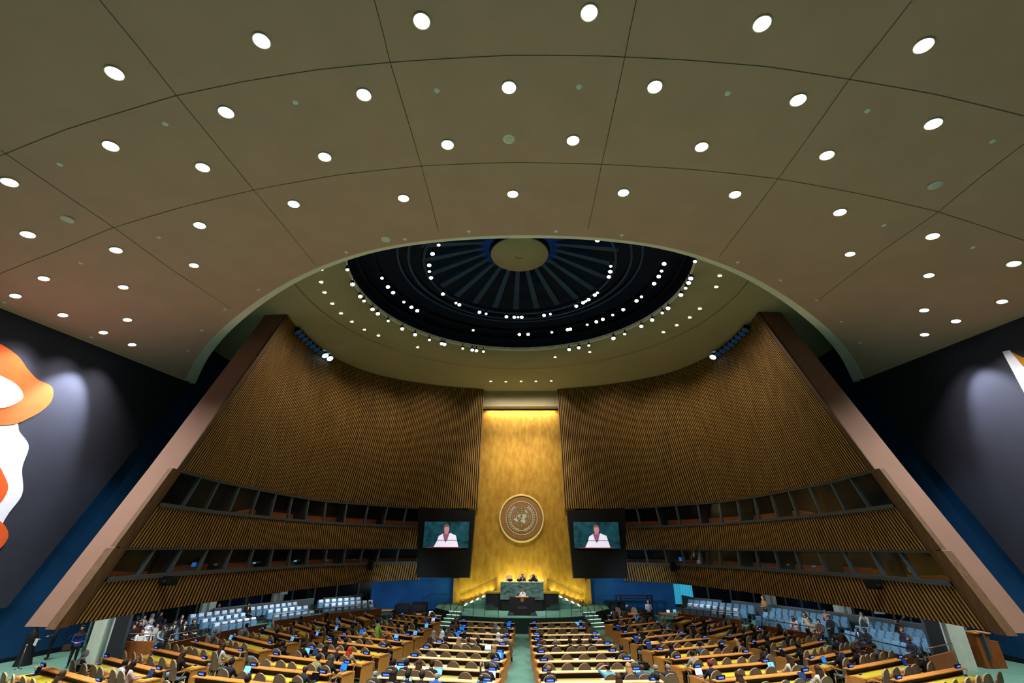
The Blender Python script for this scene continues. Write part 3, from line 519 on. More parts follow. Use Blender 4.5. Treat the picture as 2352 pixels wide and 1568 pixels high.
# ---------------------------------------------------------------- emblem
def seg(a, b, n):
    return [(a[0]+(b[0]-a[0])*i/n, a[1]+(b[1]-a[1])*i/n) for i in range(n)]
LAND = {
 'land_north_america': [(71,-157),(71,-130),(68,-108),(67,-95),(60,-94),(55,-82),(62,-76),(60,-65),(52,-56),(46,-62),(42,-70),(35,-76),(26,-80),(30,-85),(29,-95),(20,-97),(18,-90),(9,-80),(16,-96),(23,-108),(34,-119),(48,-125),(58,-136),(60,-148),(56,-162),(64,-166)],
 'land_greenland': [(60,-45),(70,-22),(80,-18),(83,-35),(78,-70),(70,-54)],
 'land_south_america': [(9,-78),(11,-72),(5,-52),(-5,-36),(-12,-38),(-23,-42),(-34,-54),(-41,-63),(-54,-68),(-45,-74),(-18,-71),(-5,-81)],
 'land_eurasia': [(36,-9),(43,-9),(48,-3),(53,7),(57,9),(57,16),(65,22),(60,12),(62,5),(71,25),(67,41),(69,60),(73,80),(77,104),(72,130),(70,160),(66,188),(60,165),(52,158),(59,145),(54,137),(43,132),(38,128),(35,127),(40,120),(31,122),(22,113),(10,107),(1,103),(16,96),(22,90),(8,77),(20,72),(25,62),(26,56),(22,59),(13,45),(28,35),(36,36),(37,28),(41,27),(37,22),(45,13),(39,17),(44,9),(37,-2)],
 'land_africa': [(35,-6),(37,10),(31,20),(31,32),(12,43),(11,51),(-5,39),(-25,34),(-34,20),(-20,13),(4,9),(5,-5),(14,-17),(28,-12)],
 'land_australia': [(-12,131),(-11,142),(-25,153),(-38,147),(-35,137),(-32,127),(-34,116),(-22,114)],
 'land_british_isles': [(50,-5),(51,1),(58,-2),(58,-6)], 'land_japan': [(31,130),(35,140),(42,143),(38,139),(34,131)],
 'land_indonesia': [(5,97),(-5,105),(-8,120),(-3,140),(-8,147),(-1,132),(2,125),(5,117),(0,104)], 'land_madagascar': [(-12,49),(-25,47),(-24,44),(-16,45)]}
def emblem_parts(root, R, y, matr, thick, lw=1.0, child=None):
    """world map on five circles within an olive wreath, drawn in the x-z plane facing -y"""
    P = child or part
    g = MB(); Rm = R*.60; zc_ = R*.10
    def ring(r, w, z=zc_, a0=0, a1=2*pi, n=48):
        vs = []
        for k in range(n+1):
            a = a0+(a1-a0)*k/n
            for rr in (r-w, r+w):
                vs += [(rr*cos(a), y-thick, z+rr*sin(a)), (rr*cos(a), y, z+rr*sin(a))]
        fs = []
        for k in range(n):
            o = 4*k; fs += [(o, o+2, o+6, o+4), (o+2, o+3, o+7, o+6), (o+1, o, o+4, o+5)]
        g.add(vs, fs)
    for q in (1, .8, .6, .4, .2): ring(Rm*q, R*.008*lw)
    for k in range(8):
        a = 2*pi*k/8; c, s = cos(a), sin(a); w = R*.007*lw; r0 = Rm*.2
        g.add([(r0*c-w*s, y-thick, zc_+r0*s+w*c), (r0*c+w*s, y-thick, zc_+r0*s-w*c), (Rm*c+w*s, y-thick, zc_+Rm*s-w*c), (Rm*c-w*s, y-thick, zc_+Rm*s+w*c)], [(0, 1, 2, 3)])
    P(root, g, 'globe_grid', matr)
    m = MB()
    for nm_, poly in LAND.items():
        pts = []
        for i in range(len(poly)):
            for la, lo in seg(poly[i], poly[(i+1) % len(poly)], 4):
                r = (90-la)/150*Rm; pts.append((r*sin(radians(lo)), zc_-r*cos(radians(lo))))
        m.prism(pts, y-thick*1.8, y, axis='y')
    P(root, m, 'continents', matr)
    for sx in (-1, 1):
        m = MB()
        st = []
        for k in range(31):
            a = radians(-96 + 150*k/30); rr = R*.80; st.append((sx*-1*rr*cos(pi-a)*1.0, y-thick, R*.02+rr*sin(a)))
        m.tube(st, R*.012, 5)
        for k in range(13):
            a = radians(-78 + 128*k/12); rr = R*.80
            for side in (-1, 1):
                cx, cz = rr*cos(a), R*.02+rr*sin(a); ta = a+pi/2 + side*.55
                lx, lz = cos(ta), sin(ta); px, pz = -lz, lx; L = R*.17; w = R*.035
                ox, oz = cx+side*-cos(a)*R*.02, cz+side*-sin(a)*R*.02
                pts = [(ox, oz), (ox+lx*L*.4+px*w, oz+lz*L*.4+pz*w), (ox+lx*L, oz+lz*L), (ox+lx*L*.4-px*w, oz+lz*L*.4-pz*w)]
                pts = [(sx*p[0], p[1]) for p in pts]
                m.prism(pts, y-thick*1.6, y, axis='y')
        P(root, m, 'olive_branch', matr)
em = empty('emblem', (CX, 48.195, 8.35)); tag(em, 'large round bronze world map emblem with olive wreath on the gilded wall', 'emblem')
m = MB(); m.lathe([(0, -.12), (1.92, -.12), (1.98, -.22), (2.0, -.12), (2.0, 0)], 64, 0, Matrix.Rotation(pi/2, 4, 'X') @ Matrix.Scale(-1, 4, (0, 0, 1))); 
def disc_y(mb, prof, n=64, mi=0):   # lathe about the y axis; prof = (radius, depth toward the viewer)
    vs = [(r*cos(2*pi*k/n), -d, r*sin(2*pi*k/n)) for r, d in prof for k in range(n)]; fs = []
    for i in range(len(prof)-1):
        for k in range(n): fs.append((i*n+k, i*n+(k+1) % n, (i+1)*n+(k+1) % n, (i+1)*n+k))
    mb.add(vs, fs, mi, None, False)
m = MB(); disc_y(m, [(.01, .16), (2.02, .16), (2.02, .0)]); part(em, m, 'disc', bronze)
m = MB(); disc_y(m, [(2.06, .16), (2.08, .24), (2.19, .24), (2.24, .0)]); part(em, m, 'rim', pale_ring)
m = MB(); disc_y(m, [(1.50, .16), (1.51, .2), (1.55, .2), (1.56, .16)]); part(em, m, 'inner_ring', silver)
emblem_parts(em, 1.48, -.17, silver, .02)

# ---------------------------------------------------------------- stage platform
b = MB(); pts = []
AR = []
for k in range(41):
    x = -4.65+9.3*k/40; AR.append((x+CX, 38.62+1.4*(abs(x)/4.8)**2))
AR = [(CX-7.6, 48.2), (CX-7.4, 44.6), (CX-5.9, 42.4), (CX-4.75, 42.2)]+AR+[(CX+4.75, 42.2), (CX+5.9, 42.4), (CX+7.4, 44.6), (CX+7.6, 48.2)]
SB = []
out = AR+SB
b.prism(out, 0, .98, 1); b.prism(out, .98, 1.0, 0)
struct(b.build('floor_stage', [carpet, carpet_d]))
# stairs both sides of the platform front
for sx, nm in ((-1, 'left'), (1, 'right')):
    st = empty('stage_steps', (CX+sx*5.35, 42.1, 0), 0); tag(st, 'short green carpeted steps with lit edges, %s side of the stage front' % nm, 'steps', 'steps up to the stage')
    m = MB(); d = Vector((sx*-.55, .84)); d.normalize()
    for k in range(5):
        m.box(-.57, .57, -1.5+.36*k, .25, 0, .2*(k+1)-.01, 0, Matrix.Rotation(sx*.42, 4, 'Z'))
    part(st, m, 'treads', carpet)
    for k in range(5):
        q = MB(); q.box(-.57, .57, -1.52+.36*k, -1.38+.36*k, .2*(k+1)-.01, .2*(k+1)+.02, 0, Matrix.Rotation(sx*.42, 4, 'Z')); part(st, q, 'lit_edge', steplight)
    for hx in (-.62, .62):
        q = MB(); R_ = Matrix.Rotation(sx*.42, 4, 'Z')
        q.tube([R_ @ Vector((hx, -1.6, 0)), R_ @ Vector((hx, -1.6, .95)), R_ @ Vector((hx, -.1, 1.9)), R_ @ Vector((hx, .2, 1.9)), R_ @ Vector((hx, .2, 1.0))], .025, 6)
        q.tube([R_ @ Vector((hx, -.8, .6)), R_ @ Vector((hx, -.8, 1.4))], .02, 5)
        part(st, q, 'handrail', darkmetal)
# glass balustrade along the stage front
bal = empty('glass_balustrade', (CX, 39, 1)); tag(bal, 'low clear glass balustrade with dark posts along the front stage edge', 'railing')
xs = [-4.6, -3.7, -2.8, -1.75, 1.75, 2.8, 3.7, 4.6]
def arc_y(x): return 38.62+1.4*(abs(x)/4.8)**2+.12-39
for i, x in enumerate(xs):
    q = MB(); q.box(x-.018, x+.018, arc_y(x)-.02, arc_y(x)+.02, 0, .9); part(bal, q, 'post', darkmetal)
    if i+1 < len(xs) and not (x < 0 < xs[i+1]):
        q = MB(); q.add([(x+.02, arc_y(x), .08), (xs[i+1]-.02, arc_y(xs[i+1]), .08), (xs[i+1]-.02, arc_y(xs[i+1]), .88), (x+.02, arc_y(x), .88),(x+.02, arc_y(x)+.012, .08), (xs[i+1]-.02, arc_y(xs[i+1])+.012, .08), (xs[i+1]-.02, arc_y(xs[i+1])+.012, .88), (x+.02, arc_y(x)+.012, .88)], [(0,1,2,3),(4,7,6,5),(0,4,5,1),(1,5,6,2),(2,6,7,3),(3,7,4,0)]); part(bal, q, 'glass_pane', mat('clear_glass', (150, 200, 190), .05, trans=1, alpha=.18))
# lectern
le = empty('lectern', (CX, 40.2, 1.0)); tag(le, 'black stone speaker\'s lectern with small round gold emblem, centre front of stage', 'lectern')
m = MB(); m.add([(-1.0,-.32,0),(1.0,-.32,0),(1.0,.35,0),(-1.0,.35,0),(-.98,-.25,1.2),(.98,-.25,1.2),(.98,.35,1.2),(-.98,.35,1.2)], [(0,3,2,1),(4,5,6,7),(0,1,5,4),(1,2,6,5),(2,3,7,6),(3,0,4,7)])
part(le, m, 'body', black_s)
for sx in (-1, 1):
    m = MB(); m.add([(sx*.6,-.4,0),(sx*1.12,-.4,0),(sx*1.12,.4,0),(sx*.6,.4,0),(sx*.72,-.28,.22),(sx*1.0,-.28,.3),(sx*1.0,.3,.3),(sx*.72,.3,.22)], [(0,3,2,1),(4,5,6,7),(0,1,5,4),(1,2,6,5),(2,3,7,6),(3,0,4,7)]); part(le, m, 'foot', black_s)
m = MB(); m.box(-.5, .5, -.2, .3, 1.2, 1.24); part(le, m, 'top', oak)
m = MB(); m.tube([(-.35, -.1, 1.24), (-.35, -.12, 1.42)], .008, 5); m.tube([(.35, -.1, 1.24), (.35, -.12, 1.42)], .008, 5); m.tube([(-.36, -.12, 1.42), (.36, -.12, 1.42)], .018, 6); part(le, m, 'microphone_bar', darkmetal)
m = MB(); disc_y(m, [(.01, .02), (.16, .02), (.16, 0)], 28); 
for v in range(len(m.v)): x, y, z = m.v[v]; m.v[v] = (x, y-.262, z+1.03)
d = part(le, m, 'emblem_disc', mat('dark_bronze', (92, 74, 50), .5, metal=.3, noise=.2, nscale=12))
def pshift(root, mb, name, mt):
    for v in range(len(mb.v)): x, y, z = mb.v[v]; mb.v[v] = (x, y-.286, z+1.03)
    o = mb.build(name, mt, root); CH.setdefault(root.name, []).append(o); CH[o.name] = []
emblem_parts(d, .13, 0, mat('old_gold', (190, 160, 100), .5, metal=.3, noise=.1, nscale=20), .004, 1.5, pshift)
m = MB(); m.box(-.36, .36, -.315, -.29, .42, .62); part(le, m, 'plaque', mat('plaque_grey', (52, 48, 56), .5, noise=.3, nscale=12))
# rostrum: black side desks, raised marble desk
ro = empty('rostrum', (CX, 43, 1.0)); tag(ro, 'tall dark green marble podium desk with long black side desks behind the lectern', 'rostrum desk')
m = MB(); m.box(-3.0, 3.0, 0, 1.5, 0, 1.2); part(ro, m, 'side_desk', black_s)
mat('bronze_and_gold_reflection', (150, 134, 52), .4, metal=.4, noise=.2, nscale=4)
for sx in (-1, 1):
    m = MB(); x0, x1 = sorted((sx*1.8, sx*3.02)); m.box(x0, x1, -.03, 1.5, 1.2, 1.3); part(ro, m, 'side_desk_top', MATS['bronze_and_gold_reflection'])  # top of the black desk: the gold's reflection is put into its colour
m = MB(); m.box(-1.78, 1.78, -.4, .3, .8, 2.05); part(ro, m, 'marble_front', marble)
m = MB(); m.box(-1.8, 1.8, -.42, .34, 2.05, 2.1); part(ro, m, 'marble_top', mat('pale_marble_top', (190, 200, 170), .4, noise=.2, nscale=8))
m = MB(); m.box(-1.7, 1.7, -.3, 1.2, 0, .8); part(ro, m, 'base', black_s)
m = MB(); m.box(-2.9, 2.9, 1.5, 2.95, 0, .78); part(ro, m, 'rear_platform', carpet)
# diagonal steps up to the rear platform and their yellow balustrades
for sx, nm in ((-1, 'left'), (1, 'right')):
    st = empty('podium_steps', (CX+sx*3.95, 44.8, 1.0)); tag(st, 'green steps with bright edges rising beside the black desk, %s side' % nm, 'steps', 'steps up to the podium')
    for k in range(4):
        q = MB(); x0, x1 = sorted((sx*(1.0-.5*k), sx*(-.88))); q.box(x0, x1, -.8+.25*k*.4, 1.2, .2*k, .2*(k+1)); part(st, q, 'tread', carpet)
        q = MB(); x0, x1 = sorted((sx*(1.0-.5*k), sx*(.82-.5*k))); q.box(x0, x1, -.82+.1*k, 1.2, .2*(k+1), .2*(k+1)+.025); part(st, q, 'lit_edge', steplight)
    wl = MB(); wl.prism([(sx*1.5, 0), (sx*1.5, .95), (sx*-1.7, 2.2), (sx*-1.7, 0)], 1.25, 1.4, axis='y'); part(st, wl, 'gilded_side_wall', gold)
    q = MB(); q.tube([(sx*1.6, 1.2, 0), (sx*1.6, 1.2, 1.0), (sx*-1.7, 1.2, 2.3)], .025, 6); part(st, q, 'handrail', MATS['bronze_and_gold_reflection'])
# things on the marble desk
def simple(name, mb, mt, loc, label, cat, group=None, rz=0):
    o = mb.build(name, mt); o.location = loc; o.rotation_euler = (0, 0, rz); return tag(o, label, cat, group)
for k, x in enumerate((-1.0, -.2, .75, 1.15)):
    q = empty('desk_monitor', (CX+x, 42.85, 3.1)); tag(q, 'small black monitor on the marble desk, %s from left' % ORD[k], 'monitor', 'monitors on the marble desk')
    m = MB(); m.box(-.21, .21, -.02, .02, .03, .2 if k < 2 else .17, bev=.008); part(q, m, 'screen_back', black_m)
    m = MB(); m.box(-.09, .09, -.05, .06, 0, .03); part(q, m, 'stand', black_m)
for k, (x, w) in enumerate(((-1.6, .1), (-.6, .1), (1.4, .12), (1.75, .22))):
    m = MB(); m.lathe([(.01, 0), (w*.5, .01), (w*.6, .08), (w*.4, .12), (.01, .13)], 12)
    simple('bowl', m, mat('white_porcelain', (235, 225, 200), .4, noise=.05, nscale=9), (CX+x, 42.8, 3.1), 'small white bowl on the marble desk top, %s from left' % ORD[k], 'bowl', 'small white bowls on the marble desk')
ch = empty('high_back_chair', (CX-1.1, 43.9, 2.1)); tag(ch, 'tan leather high back chair, empty, left behind the marble desk', 'chair')
m = MB(); m.box(-.3, .3, .1, .2, .45, 1.45, bev=.03); part(ch, m, 'backrest', mat('tan_leather', (226, 180, 130), .5, noise=.1, nscale=6))
m = MB(); m.box(-.3, .3, -.4, .12, .4, .5, bev=.03); part(ch, m, 'seat', MATS['tan_leather'])
m = MB(); m.tube([(0, -.1, 0), (0, -.1, .4)], .05, 8); part(ch, m, 'base', darkmetal)
# raised floor for people behind the marble desk
b = MB(); b.box(CX-2.2, CX+2.2, 43.36, 45.9, 1.78, 2.1); struct(b.build('floor_podium', carpet))

# ---------------------------------------------------------------- mural shapes (plain rounded forms)
def blob(cx, cy, pts, n=8):
    P = [Vector(p) for p in pts]; N = len(P); out = []
    for i in range(N):
        a, b_, c, d = P[i-1], P[i], P[(i+1) % N], P[(i+2) % N]
        for k in range(n):
            t = k/n; q = .5*((2*b_)+(c-a)*t+(2*a-5*b_+4*c-d)*t*t+(3*b_-3*c+d-a)*t**3); out.append((q.x+cx, q.y+cy))
    return out
or_m = mat('mural_orange', (232, 92, 32), .8, noise=.18, nscale=1.5); wh_m = mat('mural_white', (232, 230, 240), .85, noise=.05, nscale=2); oc_m = mat('mural_ochre', (190, 128, 24), .8, noise=.15, nscale=2)
mu = empty('abstract_mural', (-WX+.252, 20, 3)); tag(mu, 'large abstract mural of orange and white rounded shapes on the left side wall', 'mural')
def mshape(root, pts, mt, nm, off, sx):
    m = MB(); a, c = sorted((0, sx*off)); m.prism(pts, a, c, axis='x'); part(root, m, nm, mt)
mshape(mu, blob(0, 0, [(-5, 2.0), (-3, 6.0), (-1, 8.6), (2.4, 8.7), (3.2, 8.1), (3.95, 7.5), (4.1, 6.4), (4.65, 5.2), (4.4, 4.2), (3.9, 2.6), (1.5, .6), (-3, .4)]), wh_m, 'white_form', .03, 1)
mshape(mu, blob(0, 0, [(-4.4, 9.4), (-2.6, 11.6), (-.4, 12.0), (1.3, 11.75), (2.25, 11.2), (2.9, 10.9), (3.8, 10.75), (4.05, 9.95), (3.4, 8.95), (2.1, 8.2), (-1.8, 7.9)]), or_m, 'orange_form', .06, 1)
mshape(mu, blob(0, 0, [(-2.2, 9.9), (-.4, 10.5), (1.6, 10.4), (2.45, 10.0), (2.45, 9.5), (1.5, 8.9), (-1.0, 8.9)]), wh_m, 'white_oval', .09, 1)
mshape(mu, blob(0, 0, [(2.6, 6.4), (3.4, 5.9), (3.85, 5.2), (3.5, 4.4), (2.0, 4.6), (1.4, 5.6)]), or_m, 'small_orange_form', .06, 1)
mshape(mu, blob(0, 0, [(3.2, 4.0), (4.3, 3.7), (4.85, 3.0), (4.3, 2.2), (2.6, 1.6), (1.8, 2.8)]), or_m, 'small_orange_form', .06, 1)
mr = empty('abstract_mural', (WX-.252, 20, 3)); tag(mr, 'abstract mural with white stripe and ochre shape on the right side wall', 'mural')
mshape(mr, [(3.22, 12.45), (2.85, 12.38), (2.3, 10.2), (2.5, 7.0), (2.9, 4.0), (3.5, 4.0), (3.2, 7.0), (3.1, 9.6)], wh_m, 'white_stripe', .05, -1)
mshape(mr, blob(0, 0, [(2.8, 12.0), (2.3, 11.7), (.6, 11.0), (-2.0, 9.5), (-1.0, 5.5), (1.8, 5.5), (2.3, 8.5)]), oc_m, 'ochre_form', .04, -1)

# ---------------------------------------------------------------- ceiling lamps
def downlight(x, y, z, warm=False, r=.21, nrm=None, name='ceiling_downlight'):
    e = empty(name, (x, y, z))
    m = MB(); m.lathe([(r, -.02), (r*1.12, -.025), (r*1.14, .0), (r, .03)], 20); part(e, m, 'trim_ring', plaster_lip)
    m = MB(); m.lathe([(.01, -.022), (r*.7, -.02), (r, -.012)], 20); part(e, m, 'lamp', lamp_w if warm else lamp)
    return e
lightpos = []
for ri, row in enumerate(DATA['down']):
    row = sorted(row)
    for k, (x, y) in enumerate(row):
        z = zc(x, y)-.03
        e = downlight(x, y, z, ri in (0, 2, 4), .23 if ri < 4 else .2)
        dzdx = -.01086*x; e.rotation_euler = (math.atan(.065), -math.atan(dzdx), 0)
        tag(e, 'round recessed lamp in front ceiling, %s from left in %s row from photo top' % (ORD[k], ORD[ri]), 'ceiling light', 'recessed lamps in the front ceiling')
        lightpos.append((x, y, z, ri))
for k, (x, y) in enumerate(sorted(DATA['small'])):
    e = empty('ceiling_disc', (x, y, zc(x, y)-.002)); m = MB(); m.lathe([(.01, -.03), (.08, -.03), (.1, 0)], 12)
    o = m.build('ceiling_disc', mat('disc_pale', (244, 240, 232), .7, noise=.05, nscale=9)); o.location = e.location; bpy.data.objects.remove(e)
    tag(o, 'tiny pale unlit disc in the front ceiling, %s from left' % ORD[k], 'ceiling fitting', 'tiny pale discs in the front ceiling')
for k, (x, y) in enumerate(sorted(DATA['big'])):
    m = MB(); m.lathe([(.01, -.05), (.2, -.05), (.235, -.03), (.24, 0)], 24); m.lathe([(.1, -.058), (.12, -.058), (.12, -.05)], 16)
    o = m.build('ceiling_speaker', mat('speaker_grey', (236, 226, 208), .7, noise=.05, nscale=9)); o.location = (x, y, zc(x, y)-.002)
    tag(o, 'unlit round grey speaker plate in the front ceiling, %s from left' % ORD[k], 'ceiling speaker', 'round speaker plates in the ceiling')
def rearz(x, y):
    r = hypot(x-DC[0], y-DC[1])
    return 21.5-(r-11)*.1 if r < 13.5 else 21.25-.0075*(r-13.5)
for k, (x, y) in enumerate(sorted(DATA['outer'])):
    e = downlight(x, y, rearz(x, y)-.03, False, .12); tag(e, 'small recessed lamp outside the dark round opening, %s from left' % ORD[k], 'ceiling light', 'recessed lamps around the opening')
for k, (x, y) in enumerate(sorted(DATA['five'])):
    e = downlight(x, y, rearz(x, y)-.03, False, .12); tag(e, 'small recessed lamp in the row above the gilded wall, %s from left' % ORD[k], 'ceiling light', 'five lamps above the gilded wall')
# spotlights on the rings of the lighting grid
def spot_fixture(x, y, z, r, mt, aim=(0, 38, 0)):
    e = empty('stage_spotlight', (x, y, z))
    d = (Vector(aim)-Vector((x, y, z))).normalized(); q = Vector((0, 0, -1)).rotation_difference(d).to_matrix().to_4x4()
    m = MB(); m.lathe([(r*.6, .34), (r*.75, .3), (r*.9, .1), (r*1.08, -.02), (r*1.08, -.06), (r, -.06)], 12, 0, q); m.tube([(0, 0, .1), (0, 0, .42)], .03, 5); part(e, m, 'can', black_m)
    m = MB(); m.lathe([(.01, -.045), (r, -.045)], 14, 0, q); part(e, m, 'lens', mt)
    return e
for nm_, A, rr, zz, R_ in (('innermost', DATA['inner'], 6.0, 22.3, .115), ('middle', DATA['mid'], 9.4, 22.4, .12), ('outermost', DATA['rim'], 10.9, 21.25, .12)):
    A = sorted(A, key=lambda a: -(a if a > -90 else a+360))
    for k, a in enumerate(A):
        x, y = DC[0]+rr*cos(radians(a)), DC[1]+rr*sin(radians(a))
        e = spot_fixture(x, y, zz, R_*(1.15 if k % 3 else .85), lamp_w if k % 5 == 2 else lamp, (x*.3, y*.35+8, 0))
        tag(e, 'lit spotlight on the %s ring of the round opening, %s from left' % (nm_, ORD[k]), 'spotlight', 'spotlights on the %s ring' % nm_)
# theatre lamps along the top of the wings
for sx, nm in ((-1, 'left'), (1, 'right')):
    for k in range(9):
        t = .92-.22*k/8; p = PW(21.0, t)+PN(21.0, t)*.45
        e = spot_fixture(sx*p.x, p.y, 20.7, .27, lampb if k in (7,) and sx < 0 or k in (8,) else mat('lens_blue_dim', (40, 80, 130), .2, emit=.08), (sx*4, 30, 0))
        e.name = 'theatre_lamp'; tag(e, 'black theatre lamp at the top of the %s slatted wall, %s from the outer end' % (nm, ORD[k]), 'theatre lamp', 'theatre lamps on the %s wing' % nm)
# cameras and loudspeakers fixed to the slatted panels
for sx, nm, t, z in ((-1, 'left', .88, 4.25), (1, 'right', .86, 4.2)):
    p = PW(z, t)+PN(z, t)*.5; e = empty('remote_camera', (sx*p.x, p.y, z)); tag(e, 'black remote camera on bracket below the lower windows of the %s wing' % nm, 'camera', 'remote cameras on the wings')
    m = MB(); m.box(-.3, .3, -.22, .22, -.3, .02, bev=.03); m.tube([(0, -.2, -.14), (0, -.42, -.16)], .1, 10); part(e, m, 'body', black_m)
    m = MB(); m.box(-.45, .45, -.06, .06, .05, .12); m.tube([(0, 0, .0), (0, .4, .1)], .05, 6); part(e, m, 'bracket', darkmetal)
for sx, nm in ((-1, 'left'), (1, 'right')):
    p = PW(4.3, .30)+PN(4.3, .30)*.4; e = empty('loudspeaker', (sx*p.x, p.y, 4.3)); tag(e, 'small black loudspeaker on the %s wing near the video wall' % nm, 'loudspeaker', 'loudspeakers on the wings')
    m = MB(); m.box(-.2, .2, -.2, .2, -.45, .25, bev=.03); part(e, m, 'cabinet', black_m)
    m = MB(); m.tube([(0, 0, .2), (0, .35, .3)], .04, 6); part(e, m, 'bracket', darkmetal)

# ---------------------------------------------------------------- galleries: platforms, pillars, parapets
for sx, nm in ((-1, 'left'), (1, 'right')):
    # stepped platforms follow three lines of seats
    def path(off):
        base = [(20.3, 27.2), (19.6, 31), (18.2, 34.8), (16.6, 38.2), (14.6, 41.6), (12.2, 44.8), (11.6, 47.9)]
        P = [Vector(p) for p in base]; o = []
        for i, p in enumerate(P):
            d = (P[min(i+1, len(P)-1)]-P[max(i-1, 0)]).normalized(); nn = Vector((d.y, -d.x))
            if nn.x < 0: nn = -nn
            o.append((sx*(p.x+nn.x*off), p.y+nn.y*off))
        return o
    G = [(22.6, 28.6), (25.2, 30.6), (25.5, 36), (24.6, 43), (22.6, 49.6), (14.2, 49.8)]
    b = MB()
    for off, h in ((-.1, .25), (.75, .45), (1.7, .65)):
        a = path(off); c = [(sx*x, y) for x, y in G[:-1]]+[(sx*11.7, 49.7)]
        b.prism(a+c[::-1], .0, h, 0)
    struct(b.build('floor_gallery_'+nm, carpet))
    # grey back parapets and dark glazed wall
    for seg_, (i0, i1) in enumerate(((2 if sx < 0 else 0, 4), (4, 6))):
        b = MB(); a = path(3.35); c = path(3.45); a = a[i0:i1+1]; c = c[i0:i1+1]
        if seg_: a = [( (a[0][0]*.75+a[1][0]*.25), (a[0][1]*.75+a[1][1]*.25))]+a[1:]; c = [((c[0][0]*.75+c[1][0]*.25), (c[0][1]*.75+c[1][1]*.25))]+c[1:]
        b.prism(a+c[::-1], .65, 1.72, 0)
        b.prism([(x, y) for x, y in path(3.3)[i0:i1+1]]+[(x, y) for x, y in path(3.5)[i0:i1+1]][::-1], 1.72, 1.77, 1) if not seg_ else None
        o = b.build('gallery_back_wall', [greywall, metal]); tag(o, 'low grey wall behind the top row of blue seats, %s gallery, %s' % (nm, 'near part' if not seg_ else 'far part'), 'low wall')
    b = MB()
    for i, (p, q) in enumerate(zip(G, G[1:])):
        b.add([(sx*p[0], p[1], .6), (sx*q[0], q[1], .6), (sx*q[0], q[1], 2.88), (sx*p[0], p[1], 2.88)], [(0, 1, 2, 3)], i % 2)
    w = struct(b.build('window_%d' % (5 if sx < 0 else 6), [mat('corridor_dark', (16, 24, 32), .15, noise=.6, nscale=.9, c2=(6, 8, 12), spec=.6), mat('corridor_blue', (12, 34, 60), .15, noise=.6, nscale=.8, c2=(8, 14, 24), spec=.6)]))
    for i, (p, q) in enumerate(zip(G, G[1:])):
        for k in range(4):
            t = (k+.3)/4; x = p[0]+(q[0]-p[0])*t; y = p[1]+(q[1]-p[1])*t
            m = MB(); m.box(sx*x-.05, sx*x+.05, y-.14, y-.02, .6, 2.88); m.build('mullion', mat('mullion_green', (96, 112, 104), .7, noise=.1, nscale=4), w)
    for k, (x, y, wd) in enumerate(((21.95, 27.7, .42), (22.6, 37.4, .42), (22.0, 46.6, .45))):
        b = MB(); b.prism([(sx*x-wd*.9, y-.3), (sx*x-wd*.3, y-.42), (sx*x+wd*.3, y-.34), (sx*x+wd*.9, y-.42), (sx*x+wd*.9, y+.35), (sx*x-wd*.9, y+.35)], 0, 2.89, 0)
        o = b.build('pillar', pillar_m); tag(o, 'pale stone pillar under the %s wing, %s from the hall rear' % (nm, ORD[k]), 'pillar', 'stone pillars under the %s wing' % nm)
    b = MB(); x0, x1 = sorted((sx*20.6, sx*21.35)); b.box(x0, x1, 27.5, 27.7, 0, 2.88); o = b.build('dark_partition', mat('partition_dark', (34, 38, 44), .7, noise=.1, nscale=3)); tag(o, 'dark grey partition beside the nearest pale pillar, %s gallery' % nm, 'partition')
# cyan curtain behind the far right gallery
e = MB()
for k in range(14):
    x = 14.5+k*.13; e.box(x, x+.11, 49.45+.05*(k % 2), 49.6, .9, 2.7)
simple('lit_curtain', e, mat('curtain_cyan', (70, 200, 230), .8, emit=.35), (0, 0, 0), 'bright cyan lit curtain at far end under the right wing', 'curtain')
for nm, x, y, z, sx in (('white notice sheet on the glass behind the right gallery', 23.2, 34.5, 2.3, 1), ('small white notice on the glass far right', 23.6, 30.2, 2.2, 1), ('white notice sheet beside the far left pillar', -21.0, 45.6, 2.3, -1)):
    m = MB(); m.box(-.28 if 'small' not in nm else -.2, .28 if 'small' not in nm else .2, 0, .01, -.45 if 'small' not in nm else -.2, .45 if 'small' not in nm else .2); m.box(-.1, .1, -.004, 0, .0, .15, 1)
    o = m.build('notice', [mat('notice_white', (170, 190, 190), .7), greywall]); o.location = (x, y, z); o.rotation_euler = (0, 0, -sx*.5); tag(o, nm, 'notice')
m = MB(); m.box(-.5, .5, 0, .04, -.1, .1); m.box(-.42, .42, -.006, 0, -.05, .05, 1)
o = m.build('exit_sign', [mat('sign_box', (60, 12, 16), .6), mat('sign_red', (190, 30, 40), emit=.5)]); o.location = (-23.9, 35.0, 2.75); o.rotation_euler = (0, 0, .9); tag(o, 'red lit sign above the dark glass behind the left gallery', 'sign')
